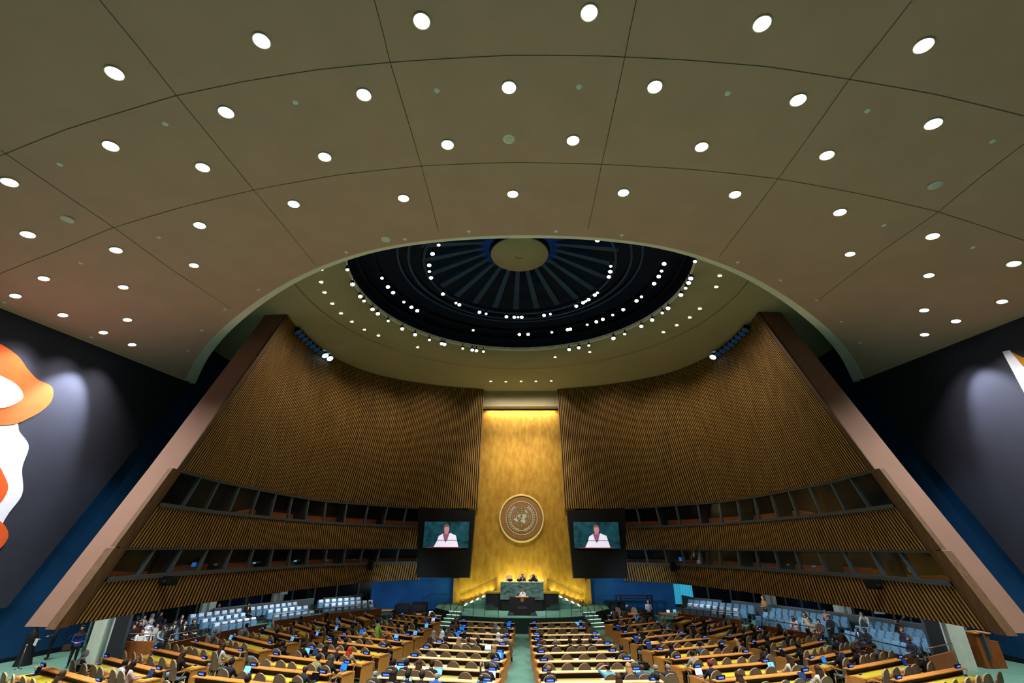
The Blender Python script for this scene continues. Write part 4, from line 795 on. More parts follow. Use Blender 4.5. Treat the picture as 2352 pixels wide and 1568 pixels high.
# parapets
PN_ = ['front corner panel at the rear end of left gallery', 'second left gallery panel from the hall rear', 'left gallery panel between two stairways', 'longest left gallery panel toward the stage',
       'front corner panel at the rear end of right gallery', 'right gallery panel nearest the hall rear', 'right gallery panel between two stairways', 'long right gallery panel toward the stage']
for k, L in enumerate(DATA['parapet']):
    c = L[len(L)//2]; e = empty('gallery_parapet', (c[0], c[1], 0)); tag(e, 'walnut ' + PN_[k], 'parapet', None)
    pts = [Vector((p[0]-c[0], p[1]-c[1])) for p in L]
    m = MB()
    for p, q in zip(pts, pts[1:]):
        d = (q-p).normalized(); n_ = Vector((-d.y, d.x))*.05
        m.prism([(p-n_)[:], (q-n_)[:], (q+n_)[:], (p+n_)[:]], 0, 1.1, 0)
    part(e, m, 'panel', oak_d)
    sgn = -1 if k < 4 else 1
    off = Vector((sgn*.15, .05)); m = MB(); m.tube([(p.x+off.x, p.y+off.y, 1.42) for p in pts], .028, 6)
    for p in pts: m.tube([(p.x+off.x, p.y+off.y, .3), (p.x+off.x, p.y+off.y, 1.42)], .018, 5)
    part(e, m, 'handrail', mat('rail_bronze', (120, 88, 66), .4, metal=.4))
# gallery seats
def gal_seat(cover, loc):
    e = empty('theatre_chair', loc)
    m = MB(); m.box(-.24, .24, -.30, -.19, .36, .95, 0, None, .035); part(e, m, 'backrest', galblue)
    m = MB(); m.box(-.23, .23, -.17, -.08, .36, .78, 0, None, .03); part(e, m, 'seat', galblue)
    m = MB(); m.box(-.26, .26, -.34, -.295, .2, .93, 0, None, .015); m.box(-.03, .03, -.3, -.1, 0, .36); part(e, m, 'shell', galshell)
    if cover:
        m = MB(); m.box(-.18, .18, -.355, -.182, .76, .965, 0, None, .02); part(e, m, 'headrest_cover', whitecloth)
    return e
CH_g = {}
pg = {0: None, 1: None}
seatspots = []
gname = {'L1': 'far left gallery block', 'L2': 'near left gallery block', 'R1': 'far right gallery block', 'R2': 'middle right gallery block', 'R3': 'near right gallery block'}
cnt = {}
for (blk, ax, ay, bx, by, zt_, n) in DATA['gal']:
    key = (blk, zt_); c0 = cnt.get(key, 0)
    A = Vector((ax, ay)); B = Vector((bx, by)); d = (B-A).normalized(); sgn = -1 if blk[0] == 'L' else 1
    nrm = Vector((-d.y, d.x));
    if nrm.x*sgn > 0: nrm = -nrm     # faces the hall centre
    rz = atan2(-nrm.x, nrm.y)
    for i in range(n):
        p = A.lerp(B, i/(n-1)) + nrm*.24
        cv = 1 if blk[0] == 'L' or (blk == 'R1' and (zt_ == 1.45 and i < 8 or zt_ == 1.25 and 3 < i < 8)) else 0
        loc = (p.x, p.y, zt_-.95)
        if pg[cv] is None: pg[cv] = gal_seat(cv, loc); o = pg[cv]; o.rotation_euler = (0, 0, rz)
        else: o = dup(pg[cv], loc, rz)
        rown = {1.65: 'back', 1.45: 'middle', 1.25: 'front'}[zt_]
        tag(o, 'pale blue folding seat%s, %s from left, %s row, %s' % (' with white cover' if cv else '', ORD[c0+i], rown, gname[blk]), 'seat', 'folding seats in the ' + gname[blk])
        seatspots.append((p.x, p.y, zt_-.95, rz))
    cnt[key] = c0+n
# rows of the left corner block (occupied)
k0 = 0
for (x, y, z, rz) in [(-20.9+.62*i+.1*j, 29.6+.35*j+.05*i, .25+.2*j, 0) for j in range(3) for i in range(5)]:
    pass
# ---------------------------------------------------------------- desks and chairs
def chair_full(loc, rz=0, full=True):
    e = empty('delegate_chair', loc, rz)
    m = MB(); n = 12; vs = []
    for k in range(n+1):
        x = -.27+.54*k/n; zt = .86+.27*math.sqrt(max(0, 1-(x/.271)**2)); zb = .40; yy = -.27+.9*x*x
        for (z_, dy) in ((zb, 0), (.62, -.02), (zt-.02, -.07)): vs.append((x, yy+dy, z_))
        for (z_, dy) in ((zt-.02, -.02), (.62, .04), (zb, .06)): vs.append((x, yy+dy, z_))
    fs = []
    for k in range(n):
        for j in range(6): fs.append((6*k+j, 6*k+(j+1) % 6, 6*k+6+(j+1) % 6, 6*k+6+j))
    fs += [tuple(range(6)), tuple(range(6*n, 6*n+6))[::-1]]
    m.add(vs, fs, 0, None, False)
    for i in range(len(m.f)):
        if i < 6*n and i % 6 == 2: m.mi[i] = 1
    part(e, m, 'backrest', [taupe, taupe_e])
    m = MB(); m.box(-.25, .25, -.22, .26, .40, .50, 0, None, .035); part(e, m, 'seat', seatblue)
    if full:
        for sx in (-1, 1):
            m = MB(); m.add([(sx*.25, -.18, .66), (sx*.31, -.18, .66), (sx*.31, .22, .69), (sx*.25, .22, .69), (sx*.25, -.18, .70), (sx*.31, -.18, .70), (sx*.31, .22, .725), (sx*.25, .22, .725)], [(0,3,2,1),(4,5,6,7),(0,1,5,4),(1,2,6,5),(2,3,7,6),(3,0,4,7)])
            m.tube([(sx*.28, .12, .67), (sx*.27, .0, .42)], .02, 5); part(e, m, 'armrest', armwood)
        for sx in (-1, 1):
            for sy in (-.18, .2):
                m = MB(); m.tube([(sx*.22, sy, .41), (sx*.25, sy*1.15, 0)], .022, 5, radii=[.026, .018]); part(e, m, 'leg', armwood)
    else:
        m = MB(); m.box(-.25, .25, -.2, .22, .36, .4); m.tube([(0, 0, 0), (0, 0, .38)], .05, 6); part(e, m, 'base', armwood)
    return e
BN = {'CL': 'left centre block', 'CR': 'right centre block', 'L2': 'left middle block', 'R2': 'right middle block', 'L3': 'far left block', 'R3': 'far right block'}
rows = DATA['rows']
ppl = {}; laps = {}
for p in DATA['people']: ppl.setdefault(p[0], []).append(p)
for p in DATA['laps']: laps.setdefault(p[0], []).append(p)
PC = {True: None, False: None}; PPL = []; LAPP = None; PLATE = None; PAPER = None
PROT = {}
def proto(key, fn, loc, rz):
    if key not in PROT:
        o = fn(loc); o.rotation_euler = (0, 0, rz); PROT[key] = o; return o
    return dup(PROT[key], loc, rz)
def mk_plate(loc):
    e = empty('name_plate', loc)
    m = MB(); R_ = Matrix.Rotation(.3, 4, 'X'); m.box(-.185, .185, -.03, .03, 0, .125, 0, R_, .008); part(e, m, 'housing', black_m)
    m = MB(); m.box(-.125, .125, -.034, -.03, .03, .1, 0, R_); d = part(e, m, 'display', ledglow)
    m = MB(); 
    x = -.09
    for k, w in enumerate((.018, .012, .02, .014, .018, .01, .016, .02)):
        m.box(x, x+w, -.039, -.036, .055, .085, 0, R_); x += w+.009
    o = m.build('lettering', ledtext, d); CH[d.name].append(o); CH[o.name] = []
    return e
def mk_laptop(c):
    def f(loc):
        e = empty('laptop', loc)
        m = MB(); m.box(-.17, .17, -.12, .12, 0, .018, 0, None, .004); part(e, m, 'keyboard_base', darkmetal if c in 'nk' else metal)
        R_ = T(0, .12, .015) @ Matrix.Rotation(-.25, 4, 'X'); m = MB(); m.box(-.17, .17, 0, .012, 0, .24, 0, R_, .004); part(e, m, 'lid', black_m)
        m = MB(); m.box(-.157, .157, -.004, 0, .014, .228, 0, R_); d = part(e, m, 'screen', scr[c])
        return e
    return f
def mk_bottle(loc):
    e = empty('water_bottle', loc)
    m = MB(); m.lathe([(.01, 0), (.034, .005), (.034, .16), (.014, .21), (.014, .24)], 10); part(e, m, 'body', mat('bottle_clear', (200, 215, 225), .1, trans=.4, alpha=.7))
    m = MB(); m.lathe([(.016, .23), (.016, .255), (.01, .256)], 8); part(e, m, 'cap', whitecloth); return e
def mk_papers(loc):
    m = MB(); m.box(-.11, .11, -.15, .15, 0, .006); m.box(-.105, .115, -.14, .155, .006, .010, 0, T(0, 0, 0, .2)); 
    o = m.build('paper_stack', paper); o.location = loc; CH[o.name] = []; return o
for ri, (blk, idx, ax, ay, bx, by) in enumerate(rows):
    A = Vector((ax, ay)); B = Vector((bx, by))
    if (B-A).length > 5.2: A = B+(A-B).normalized()*4.9
    if blk == 'L3' and idx < 3: A = A+(B-A).normalized()*.5
    if blk == 'R3' and idx < 3: B = B+(A-B).normalized()*.5
    L = (B-A).length; u = (B-A).normalized(); rz = atan2(u.y, u.x)      # local x along the row, local y toward the stage
    c = (A+B)/2; z0 = fl(c.y)-.002
    def W(s, d): p = A+u*s+Vector((u.y, -u.x))*d; return p
    # local frame: origin at row centre; -y = toward the sitters
    rown = '%s row from stage, %s' % (ORD[idx], BN[blk])
    dk = empty('conference_desk', (c.x, c.y, z0), rz)
    tag(dk, 'long oak desk with yellow-green top, ' + rown, 'desk', 'long desks in the ' + BN[blk])
    h = L/2
    m = MB(); m.box(-h-.03, h+.08, -.66, .0, .715, .755); m.box(-h-.03, h+.08, -.67, -.64, .66, .755); part(dk, m, 'desktop', oak)
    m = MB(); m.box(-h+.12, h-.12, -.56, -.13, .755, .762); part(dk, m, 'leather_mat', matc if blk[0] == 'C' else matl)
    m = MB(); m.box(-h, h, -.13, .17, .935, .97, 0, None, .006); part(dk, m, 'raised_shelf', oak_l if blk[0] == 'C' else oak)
    m = MB(); m.box(-h+.03, h-.03, .03, .07, .755, .935); part(dk, m, 'shelf_support', darkmetal)
    m = MB(); m.box(-h, h, .08, .11, .06, .755); part(dk, m, 'front_panel', oak)
    for sx in (-1, 1):
        m = MB(); x0, x1 = sorted((sx*(h-.0), sx*(h+.05))); m.box(x0, x1, -.6, .14, .0, .72); part(dk, m, 'end_panel', oak)
    for sx in (-1, 1):
        if L < 2.6 and sx > 0: continue
        x = sx*(h-.42)
        m = MB(); m.box(x-.05, x+.05, -.26, -.17, .757, .80, 0, None, .01); m.box(x-.03, x+.03, -.264, -.26, .77, .792, 1); m.tube([(x+.09, -.2, .76), (x+.09, -.22, .9), (x+.07, -.3, .98)], .007, 5, 0)
        m.box(x-.035, x+.035, -.245, -.185, .8, .804, 1)
        part(dk, m, 'microphone', [black_m, micblue])
    # seats
    N = max(3, int(round((L-.1)/.71))); slots = [((k+.5)*L/N) for k in range(N)]
    occ = {}
    for p in sorted(ppl.get(ri, []), key=lambda p: p[1]):
        s = p[1]; free = [k for k in range(N) if k not in occ]
        if not free: continue
        k = min(free, key=lambda k: abs(slots[k]-s))
        if abs(slots[k]-s) > .8: k2 = None
        slots[k] = s; occ[k] = p
    full = c.y < 27.5
    order = sorted(range(N), key=lambda k: slots[k]); rnd = random.Random(ri*31+5)
    last = -9
    for k in sorted(occ, key=lambda k: slots[k]):
        if slots[k]-last < .5: slots[k] = last+.5
        last = slots[k]
    order = sorted(range(N), key=lambda k: slots[k]); last = -9
    for q, k in enumerate(order):
        s = slots[k]
        if k not in occ and any(abs(slots[j]-s) < .5 for j in occ) or s-last < .45: continue
        last = s
        dd = .97+(rnd.random()-.5)*.12; tw = (rnd.random()-.5)*.35
        if blk in ('L2', 'L3'): tw -= .08
        p = W(s, dd); loc = (p.x, p.y, fl(p.y)-.002)
        o = proto('chair%d' % full, lambda l: chair_full(l, 0, full), loc, rz+tw*(.4 if k in occ else 1))
        tag(o, 'taupe round-backed chair, %s from left, %s' % (ORD[q], rown), 'chair', 'round-backed chairs in the ' + BN[blk])
        if k in occ:
            P = occ[k]; pp = W(s, dd-.04); PPL.append((pp.x, pp.y, fl(pp.y), rz+tw*.4, P, rown, q))
    # name plates at both ends
    for sx, en in ((-1, 'left'), (1, 'right')):
        if L < 3 and sx > 0: continue
        s = .3 if sx < 0 else L-.3
        p = W(s, -.04); o = proto('plate', mk_plate, (p.x, p.y, z0+.98), rz)
        tag(o, 'blue-lit name plate at %s end of desk, %s' % (en, rown), 'name plate', 'lit name plates in the ' + BN[blk])
    for q, lp in enumerate(sorted(laps.get(ri, []), key=lambda l: l[1])):
        s = min(max(lp[1], .2), L-.2); p = W(s, .3); o = proto('lap'+lp[2], mk_laptop(lp[2]), (p.x, p.y, z0+.765), rz)
        cn = {'b': 'blue', 'l': 'light blue', 'w': 'white', 'n': 'dark navy', 'k': 'black'}[lp[2]]
        tag(o, 'open laptop with %s screen, %s from left, %s' % (cn, ORD[q], rown), 'laptop', None)
    # loose papers and earpieces on the desks
    for q in range(2 if L > 3 else 1):
        s = .9+rnd.random()*(L-1.8)
        if any(abs(s-l[1]) < .35 for l in laps.get(ri, [])): continue
        p = W(s, .28+rnd.random()*.12); o = proto('paper', mk_papers, (p.x, p.y, z0+.765), rz+rnd.random()-.5)
        tag(o, 'white papers on desk, %s from left, %s' % (ORD[q], rown), 'papers', 'papers lying on the desks')
for q, (ri, s) in enumerate(DATA['bottles']):
    blk, idx, ax, ay, bx, by = rows[ri]; A = Vector((ax, ay)); B = Vector((bx, by)); u = (B-A).normalized(); p = A+u*s+Vector((u.y, -u.x))*.18
    z0 = fl(((A+B)/2).y); o = proto('bottle', mk_bottle, (p.x, p.y, z0+.757), 0)
    nb = sum(1 for r2_, s2 in DATA['bottles'][:q] if r2_ == ri)
    tag(o, 'clear water bottle%s on desk, %s row from stage, %s' % ('' if not nb else ' nearer the aisle', ORD[idx], BN[blk]), 'bottle', 'water bottles on the desks')
# ---------------------------------------------------------------- people
SK = {}
def skin_mesh(name, V, E_, cuts):
    """V: list of (x,y,z,r); grows one continuous body from the skeleton"""
    me = bpy.data.meshes.new(name); me.from_pydata([v[:3] for v in V], E_, []); o = bpy.data.objects.new(name, me); COL.objects.link(o)
    md = o.modifiers.new('Skin', 'SKIN'); md.use_smooth_shade = True
    for i, sv in enumerate(me.skin_vertices[0].data):
        r = V[i][3]; sv.radius = r if hasattr(r, '__len__') else (r, r); sv.use_root = (i == 0)
    sb_ = o.modifiers.new('Sub', 'SUBSURF'); sb_.levels = 1; sb_.render_levels = 1
    dg = bpy.context.evaluated_depsgraph_get(); ev = o.evaluated_get(dg)
    res = bpy.data.meshes.new_from_object(ev); bpy.data.objects.remove(o)
    res.name = name
    for m_ in list(res.materials): pass
    res.materials.clear()
    for k in range(3): res.materials.append(taupe)
    for f in res.polygons: f.material_index = cuts(f.center); f.use_smooth = True
    return res
def hand(V, E_, wi, base, d, side):
    """palm, four fingers of unequal length and a thumb"""
    d = Vector(d).normalized(); px = d.cross(Vector((0, 0, 1))).normalized()
    b0 = Vector(base); pi_ = len(V); V.append((*(b0+d*.05), (.036, .018))); E_.append((wi, pi_))
    for k, (o_, l_) in enumerate(((-.028, .062), (-.01, .075), (.009, .07), (.027, .052))):
        a = len(V); p = b0+d*.095+px*o_; V.append((*p, .0095)); E_.append((pi_, a))
        V.append((*(p+d*l_+Vector((0, 0, -.022))), .0075)); E_.append((a, a+1))
    a = len(V); p = b0+d*.04+px*side*.045; V.append((*p, .011)); E_.append((pi_, a)); V.append((*(p+d*.045+px*side*.012), .009)); E_.append((a, a+1))
def body(pose):
    V = []; E_ = []
    def a(x, y, z, r, p=None):
        V.append((x, y, z, r)); 
        if p is not None: E_.append((p, len(V)-1))
        return len(V)-1
    if pose in ('sit', 'sit_raise', 'sit_head', 'lap'):
        zp = .56; pel = a(0, -.08, zp, (.155, .11)); 
        sp = a(0, -.11, zp+.22, (.145, .105), pel); chs = a(0, -.09, zp+.43, (.19, .115), sp); nb = a(0, -.06, zp+.53, (.10, .075), chs); nk = a(0, -.03, zp+.585, .058, nb)
        hb = a(0, -.01, zp+.635, (.066, .078), nk); hm = a(0, 0, zp+.70, (.078, .095), hb); ht = a(0, -.005, zp+.76, (.066, .078), hm)
        a(0, .098, zp+.69, .012, hm)
        for s in (-1, 1): a(s*.082, -.005, zp+.70, .013, hm)
        for s in (-1, 1):
            sh = a(s*.20, -.09, zp+.475, .072, chs)
            if pose == 'sit_raise' and s < 0:
                el = a(s*.27, .12, zp+.42, .046, sh); wr = a(s*.30, .2, zp+.66, .03, el); hand(V, E_, wr, (s*.30, .2, zp+.67), (0, .15, 1), -s)
            elif pose == 'sit_head' and s < 0:
                el = a(s*.40, -.05, zp+.62, .046, sh); wr = a(s*.20, -.08, zp+.74, .03, el); hand(V, E_, wr, (s*.18, -.09, zp+.75), (1, -.2, .1), s)
            elif pose == 'lap':
                el = a(s*.26, .0, zp+.24, .054, sh); wr = a(s*.10, .20, zp+.13, .03, el); hand(V, E_, wr, (s*.10, .21, zp+.13), (-s*.4, 1, -.1), -s)
            else:
                el = a(s*.27, .05, zp+.25, .054, sh); wr = a(s*.14, .30, zp+.25, .03, el); hand(V, E_, wr, (s*.14, .31, zp+.25), (-s*.3, 1, 0), -s)
            hp = a(s*.09, -.04, zp-.02, .088, pel); kn = a(s*.12, .36, zp-.02, .064, hp); an = a(s*.12, .36, .10, .042, kn); a(s*.12, .50, .05, .036, an)
        skinz = zp+.585; wz = zp-.01
        cut = lambda c: 0 if (c.z > skinz and abs(c.x) < .13 and c.y > -.14) or (pose == 'sit_raise' and c.z > zp+.67 and c.x < -.2) or (pose == 'sit_head' and c.z > zp+.68) or (pose != 'lap' and c.y > .31 and c.z > zp+.17) or (pose == 'lap' and c.y > .20 and abs(c.x) < .16 and c.z > zp+.08) else (1 if c.z > wz+.05 or (c.y < .02 and c.z > zp-.02) else 2)
        hz = zp-.03
    else:
        zp = .95; lean = .0 if pose != 'lean' else .38
        pel = a(0, -lean*.3, zp, (.15, .11)); sp = a(0, lean*.4, zp+.22-lean*.1, (.14, .10), pel); chs = a(0, lean*1.1, zp+.43-lean*.3, (.17, .105), sp); nb = a(0, lean*1.45+.02, zp+.53-lean*.38, (.075, .065), chs); nk = a(0, lean*1.65+.04, zp+.60-lean*.45, .052, nb)
        oy = lean*1.75+.06; oz = zp-lean*.5
        hb = a(0, oy, oz+.66, (.066, .078), nk); hm = a(0, oy+.01, oz+.73, (.078, .095), hb); a(0, oy, oz+.80, (.066, .078), hm); a(0, oy+.108, oz+.715, .012, hm)
        for s in (-1, 1): a(s*.082, oy, oz+.72, .013, hm)
        for s in (-1, 1):
            sh = a(s*.185, lean*1.1, zp+.46-lean*.3, .062, chs)
            if pose == 'lean': el = a(s*.24, lean*1.3+.1, zp+.14, .044, sh); wr = a(s*.22, lean*1.3+.22, zp-.08, .03, el); hand(V, E_, wr, (s*.22, lean*1.3+.23, zp-.09), (0, .6, -.8), -s)
            elif pose == 'stand_reach' and s > 0: el = a(s*.27, .14, zp+.2, .044, sh); wr = a(s*.3, .38, zp+.2, .03, el); hand(V, E_, wr, (s*.3, .39, zp+.2), (0, 1, .05), -s)
            else: el = a(s*.25, .02, zp+.16, .044, sh); wr = a(s*.10, .24, zp+.14, .03, el); hand(V, E_, wr, (s*.09, .25, zp+.14), (-s*.8, .6, 0), -s)
            hp = a(s*.085, -lean*.3, zp-.06, .088, pel); kn = a(s*.1, .03, .50, .064, hp); an = a(s*.11, -.02, .09, .042, kn); a(s*.12, .12, .045, .036, an)
        skinz = oz+.60
        cut = lambda c: 0 if (c.z > skinz and c.y > oy-.15 and abs(c.x) < .13) or (c.y > .26+lean and c.z < zp+.35 and c.z > zp-.25 and pose != 'lean') or (pose == 'lean' and c.y > lean*1.3+.22 and c.z < zp) else (1 if c.z > zp-.02 else 2)
        hz = oz; V0 = (oy)
    return skin_mesh('person_'+pose, V, E_, cut), (0 if pose in ('sit', 'sit_raise', 'sit_head', 'lap') else (oy+.0)), hz
POSES = {}
for ps in ('sit', 'sit_raise', 'sit_head', 'lap', 'stand', 'stand_reach', 'lean'): POSES[ps] = body(ps)
def hairmesh(style):
    m = MB(); cz = .735
    if style == 'bald':
        m.ball((0, -.015, cz-.02), (.094, .112, .10), 12, 8, cut=lambda c: c.z > cz+.035 or c.z < cz-.065 or c.y > .02)
    elif style == 'hijab':
        m.ball((0, -.01, cz+.005), (.115, .13, .135), 14, 10, cut=lambda c: c.y > .075 and c.z < cz+.085)
        m.lathe([(.10, .66), (.13, .56), (.20, .47), (.235, .40)], 16, 0, T(0, -.06, 0) @ Matrix.Diagonal((1, .78, 1, 1)))
    else:
        m.ball((0, -.012, cz+.012), (.102, .122, .118), 14, 10, cut=lambda c: (c.y > .04 and c.z < cz+.075) or c.z < cz-.085)
        if style == 'long':
            m.add([(-.10, -.03, cz+.03), (.10, -.03, cz+.03), (.095, -.135, cz-.02), (-.095, -.135, cz-.02), (-.125, .0, cz-.22), (.125, .0, cz-.22), (.11, -.2, cz-.30), (-.11, -.2, cz-.30), (-.10, -.02, cz-.36), (.10, -.02, cz-.36), (.07, -.19, cz-.42), (-.07, -.19, cz-.42)],
                  [(0,4,7,3),(1,2,6,5),(3,7,6,2),(0,1,5,4),(4,8,11,7),(5,6,10,9),(7,11,10,6),(8,9,10,11),(4,5,9,8)], 0, None, True)
    return m.mesh('hair_'+style, taupe)
HM = {s: hairmesh(s) for s in ('short', 'long', 'hijab', 'bald')}
em_ = MB(); 
for s in (-1, 1): em_.ball((s*.032, .089, .742), (.013, .007, .009), 6, 4)
EYES = em_.mesh('eyes', mat('eye_dark', (30, 24, 22), .4))
sh_ = MB(); sh_.add([(-.055, .035, .53), (.055, .035, .53), (0, .022, .32), (-.05, -.0, .555), (.05, -.0, .555)], [(0, 2, 1), (0, 1, 4, 3)]); SHIRT = sh_.mesh('shirt', taupe)
HC = {'dark': (22, 17, 15), 'black': (12, 12, 14), 'brown': (66, 42, 28), 'blond': (176, 142, 96), 'grey': (136, 134, 132), 'white': (214, 214, 214), 'red': (176, 58, 22), 'auburn': (110, 56, 32), 'maroon': (120, 38, 36), 'skin': (130, 96, 78), 'skin2': (62, 42, 34), 'greyblack': (62, 60, 62), 'lightgreyhair': (150, 152, 160), 'bald': (96, 78, 66)}
TC = {'black': (14, 14, 17), 'navy': (20, 26, 48), 'charcoal': (38, 38, 44), 'palegrey': (168, 172, 180), 'brown': (84, 60, 46), 'beige': (150, 132, 110), 'slate': (62, 76, 104), 'tan': (130, 98, 56), 'blue': (28, 84, 168), 'lightblue': (92, 168, 196), 'lightgrey': (150, 150, 146), 'grey': (88, 88, 92), 'white': (206, 202, 194), 'pink': (210, 172, 172), 'sage': (132, 138, 104), 'maroon': (86, 26, 30), 'lavender': (104, 112, 156), 'lime': (134, 172, 60), 'pinkgrey': (150, 126, 126), 'whitesuit': (230, 230, 236), 'bluejacket': (34, 60, 130)}
def gm(n, c, r=.8): return mat(n, c, r, noise=.12, nscale=9)
np_ = 0
def person(x, y, z, rz, hair, top, style, pose, label, bottom='black', eyes=False, shirt=None, group=None, light=False):
    me, oy, hz = POSES[pose]
    o = bpy.data.objects.new('person', me); COL.objects.link(o); o.location = (x, y, z); o.rotation_euler = (0, 0, rz)
    sk = gm('skin_light', (196, 142, 116), .6) if light else gm('skin_dark', (84, 56, 44), .6) if hair == 'skin2' or (hair == 'dark' and hash_(label) % 4 == 0) else gm('skin_light', (196, 142, 116), .6) if hair in ('blond', 'grey', 'white', 'red') or hash_(label) % 3 else gm('skin_tan', (150, 104, 78), .6)
    for i, m_ in enumerate((sk, gm('cloth_'+top, TC[top]), gm('cloth_'+bottom, TC[bottom]))):
        o.material_slots[i].link = 'OBJECT'; o.material_slots[i].material = m_
    h = bpy.data.objects.new('headscarf' if style == 'hijab' else 'hair', HM[style]); COL.objects.link(h); h.parent = o
    h.location = (0, oy-0.0, hz); h.material_slots[0].link = 'OBJECT'; h.material_slots[0].material = gm('hair_'+hair, HC[hair], .7)
    if eyes:
        e = bpy.data.objects.new('eyes', EYES); COL.objects.link(e); e.parent = o; e.location = (0, oy, hz-.012)
    if shirt:
        e = bpy.data.objects.new('shirt', SHIRT); COL.objects.link(e); e.parent = o; e.location = (0, oy-.0 if oy else 0, hz); e.material_slots[0].link = 'OBJECT'; e.material_slots[0].material = gm('cloth_'+shirt, TC[shirt])
    tag(o, label, 'person', group)
    return o
def hash_(s): return sum((i+3)*ord(c) for i, c in enumerate(s))
for (x, y, z, rz, P, rown, q) in PPL:
    _, s, hair, top, sty, desc = P; desc = desc[2:] if desc.startswith('a ') else desc
    st_ = sty.split('_')[0]; pose = 'sit_raise' if sty.endswith('_up') else 'sit_head' if sty.endswith('_head') else 'sit'
    lab = '%s, %s' % (desc, rown)
    if lab in LABELS: lab = '%s, seat %s, %s' % (desc.replace(', ', ' '), ORD[q], rown)
    if len(lab.replace(',', ' ').split()) > 16: lab = lab.replace(' from stage', '')
    o = person(x, y, z, rz+(hash_(lab) % 7-3)*.05, hair, top, st_, pose, lab)
    if 'headphone' in desc or 'earpiece' in desc:
        m = MB(); m.ball((-.092, .0, POSES['sit'][2]+.72), (.02, .03, .035), 8, 6); m.ball((.092, .0, POSES['sit'][2]+.72), (.02, .03, .035), 8, 6); m.build('headphones', whitecloth, o)
    if 'pink paper' in desc:
        m = MB(); m.box(-.1, .1, -.01, .01, 0, .28, 0, T(-.1, .42, .8, .4)); pk = m.build('pink_folder', mat('pink_card', (226, 70, 150), .7)); pk.location = o.location; pk.rotation_euler = o.rotation_euler; tag(pk, 'bright pink sheet held up in far right block', 'paper')
    if 'blue phone' in desc:
        m = MB(); m.box(-.04, .04, -.006, .006, 0, .15, 0, T(-.12, .42, .82, .3)); m.box(-.035, .035, -.009, -.006, .01, .14, 1, T(-.12, .42, .82, .3)); pk = m.build('phone', [black_m, scr['b']]); pk.location = o.location; pk.rotation_euler = o.rotation_euler; tag(pk, 'phone with blue screen held by person in right middle block', 'phone')
# people in the galleries: seated facing the hall
used = set()
for i, (x, y, z, hair, top, sty, lab) in enumerate(DATA['gpeople']):
    best = min(range(len(seatspots)), key=lambda k: (seatspots[k][0]-x)**2+(seatspots[k][1]-y)**2+(100 if k in used else 0))
    sx_, sy_, sz_, srz = seatspots[best]
    d = hypot(sx_-x, sy_-y)
    if 'behind right gallery wall' in lab:
        person(x+1.2, y, .65, 3.6, hair, top, sty, 'lap', lab); continue
    if (i >= 18 and d < 1.6) or d < .45: used.add(best); person(sx_, sy_, sz_-.06, srz, hair, top, sty, 'lap', lab, eyes=True, shirt='white' if 'white shirt' in lab or 'suit' in lab and hair != 'white' else None)
    else:
        # corner block: own seat
        zf = .25 if z < 1.5 else (.45 if z < 1.7 else .65); rz = -1.9 if x < 0 else 1.2
        n_ = i+1
        o = dup(pg[0], (x, y, zf), rz); sl = 'blue seat under the ' + lab.split(',')[0]
        if sl in LABELS: sl += ', nearer the rail'
        tag(o, sl, 'seat', 'occupied seats of the left gallery corner')
        person(x, y, zf-.06, rz, hair, top, sty, 'lap', lab, eyes=True, shirt='white' if 'white shirt' in lab or 'suit' in lab else None, bottom='white' if top == 'white' else 'black')
# standing and special figures
o = person(-21.95, 26.3, fl(26.3), -2.6, 'black', 'bluejacket', 'hijab', 'stand', 'person in blue jacket and dark headscarf carrying a brown bag beside the left pillar', eyes=True, shirt='white')
m = MB(); m.box(-.2, .2, -.1, .1, -.15, .15, 0, None, .05); m.tube([(-.14, 0, .14), (-.05, .0, .5), (.08, 0, .5), (.14, 0, .14)], .012, 5); bg = m.build('shoulder_bag', gm('bag_brown', (62, 44, 34))); bg.location = (-22.3, 26.2, fl(26)+.85); bg.rotation_euler = (0, 0, .5); tag(bg, 'brown shoulder bag hanging at the side of the blue-jacketed person', 'bag')
o = person(-24.9, 26.9, fl(26.9), -1.2, 'black', 'black', 'hijab', 'stand', 'person in long black robe and headscarf walking in the far left corridor')
m = MB(); m.lathe([(.10, 1.5), (.24, 1.38), (.27, 1.1), (.29, .8), (.36, .3), (.44, .02)], 20, 0, Matrix.Diagonal((1, .8, 1, 1))); m.build('robe', gm('cloth_black', TC['black']), o)
m = MB(); m.box(-.1, .1, -.01, .01, -.15, .15); pp = m.build('white_folder', paper); pp.location = (-24.5, 26.75, 1.25); pp.rotation_euler = (0, .2, -.3); tag(pp, 'white sheet carried by the black-robed walker at far left', 'paper')
o = person(-25.0, 28.3, fl(28.3), 2.4, 'brown', 'charcoal', 'short', 'stand', 'person in dark suit walking behind the black-robed figure, far left')
o = person(18.3, 39.7, .65, 1.9, 'brown', 'tan', 'long', 'stand', 'long-haired person in beige blouse standing at the gap in right gallery', eyes=True)
o = person(21.6, 33.4, .5, 2.2, 'grey', 'white', 'short', 'lean', 'grey-haired person in white shirt leaning over a seated man, right gallery', eyes=True)
o = person(*[0]*3, 0, 'dark', 'lime', 'short', 'stand_reach', 'dark-haired person in lime green dress standing among the left middle desks', bottom='lime')
p_ = [r for r in rows if r[0] == 'L2' and r[1] == 3][0]; o.location = (-8.15, 30.15, fl(30.1)); o.rotation_euler = (0, 0, -1.0)
m = MB(); m.lathe([(.10, 1.42), (.21, 1.36), (.19, 1.1), (.23, .9), (.26, .45)], 18, 0, Matrix.Diagonal((1, .72, 1, 1))); m.build('dress', gm('cloth_lime', TC['lime']), o)
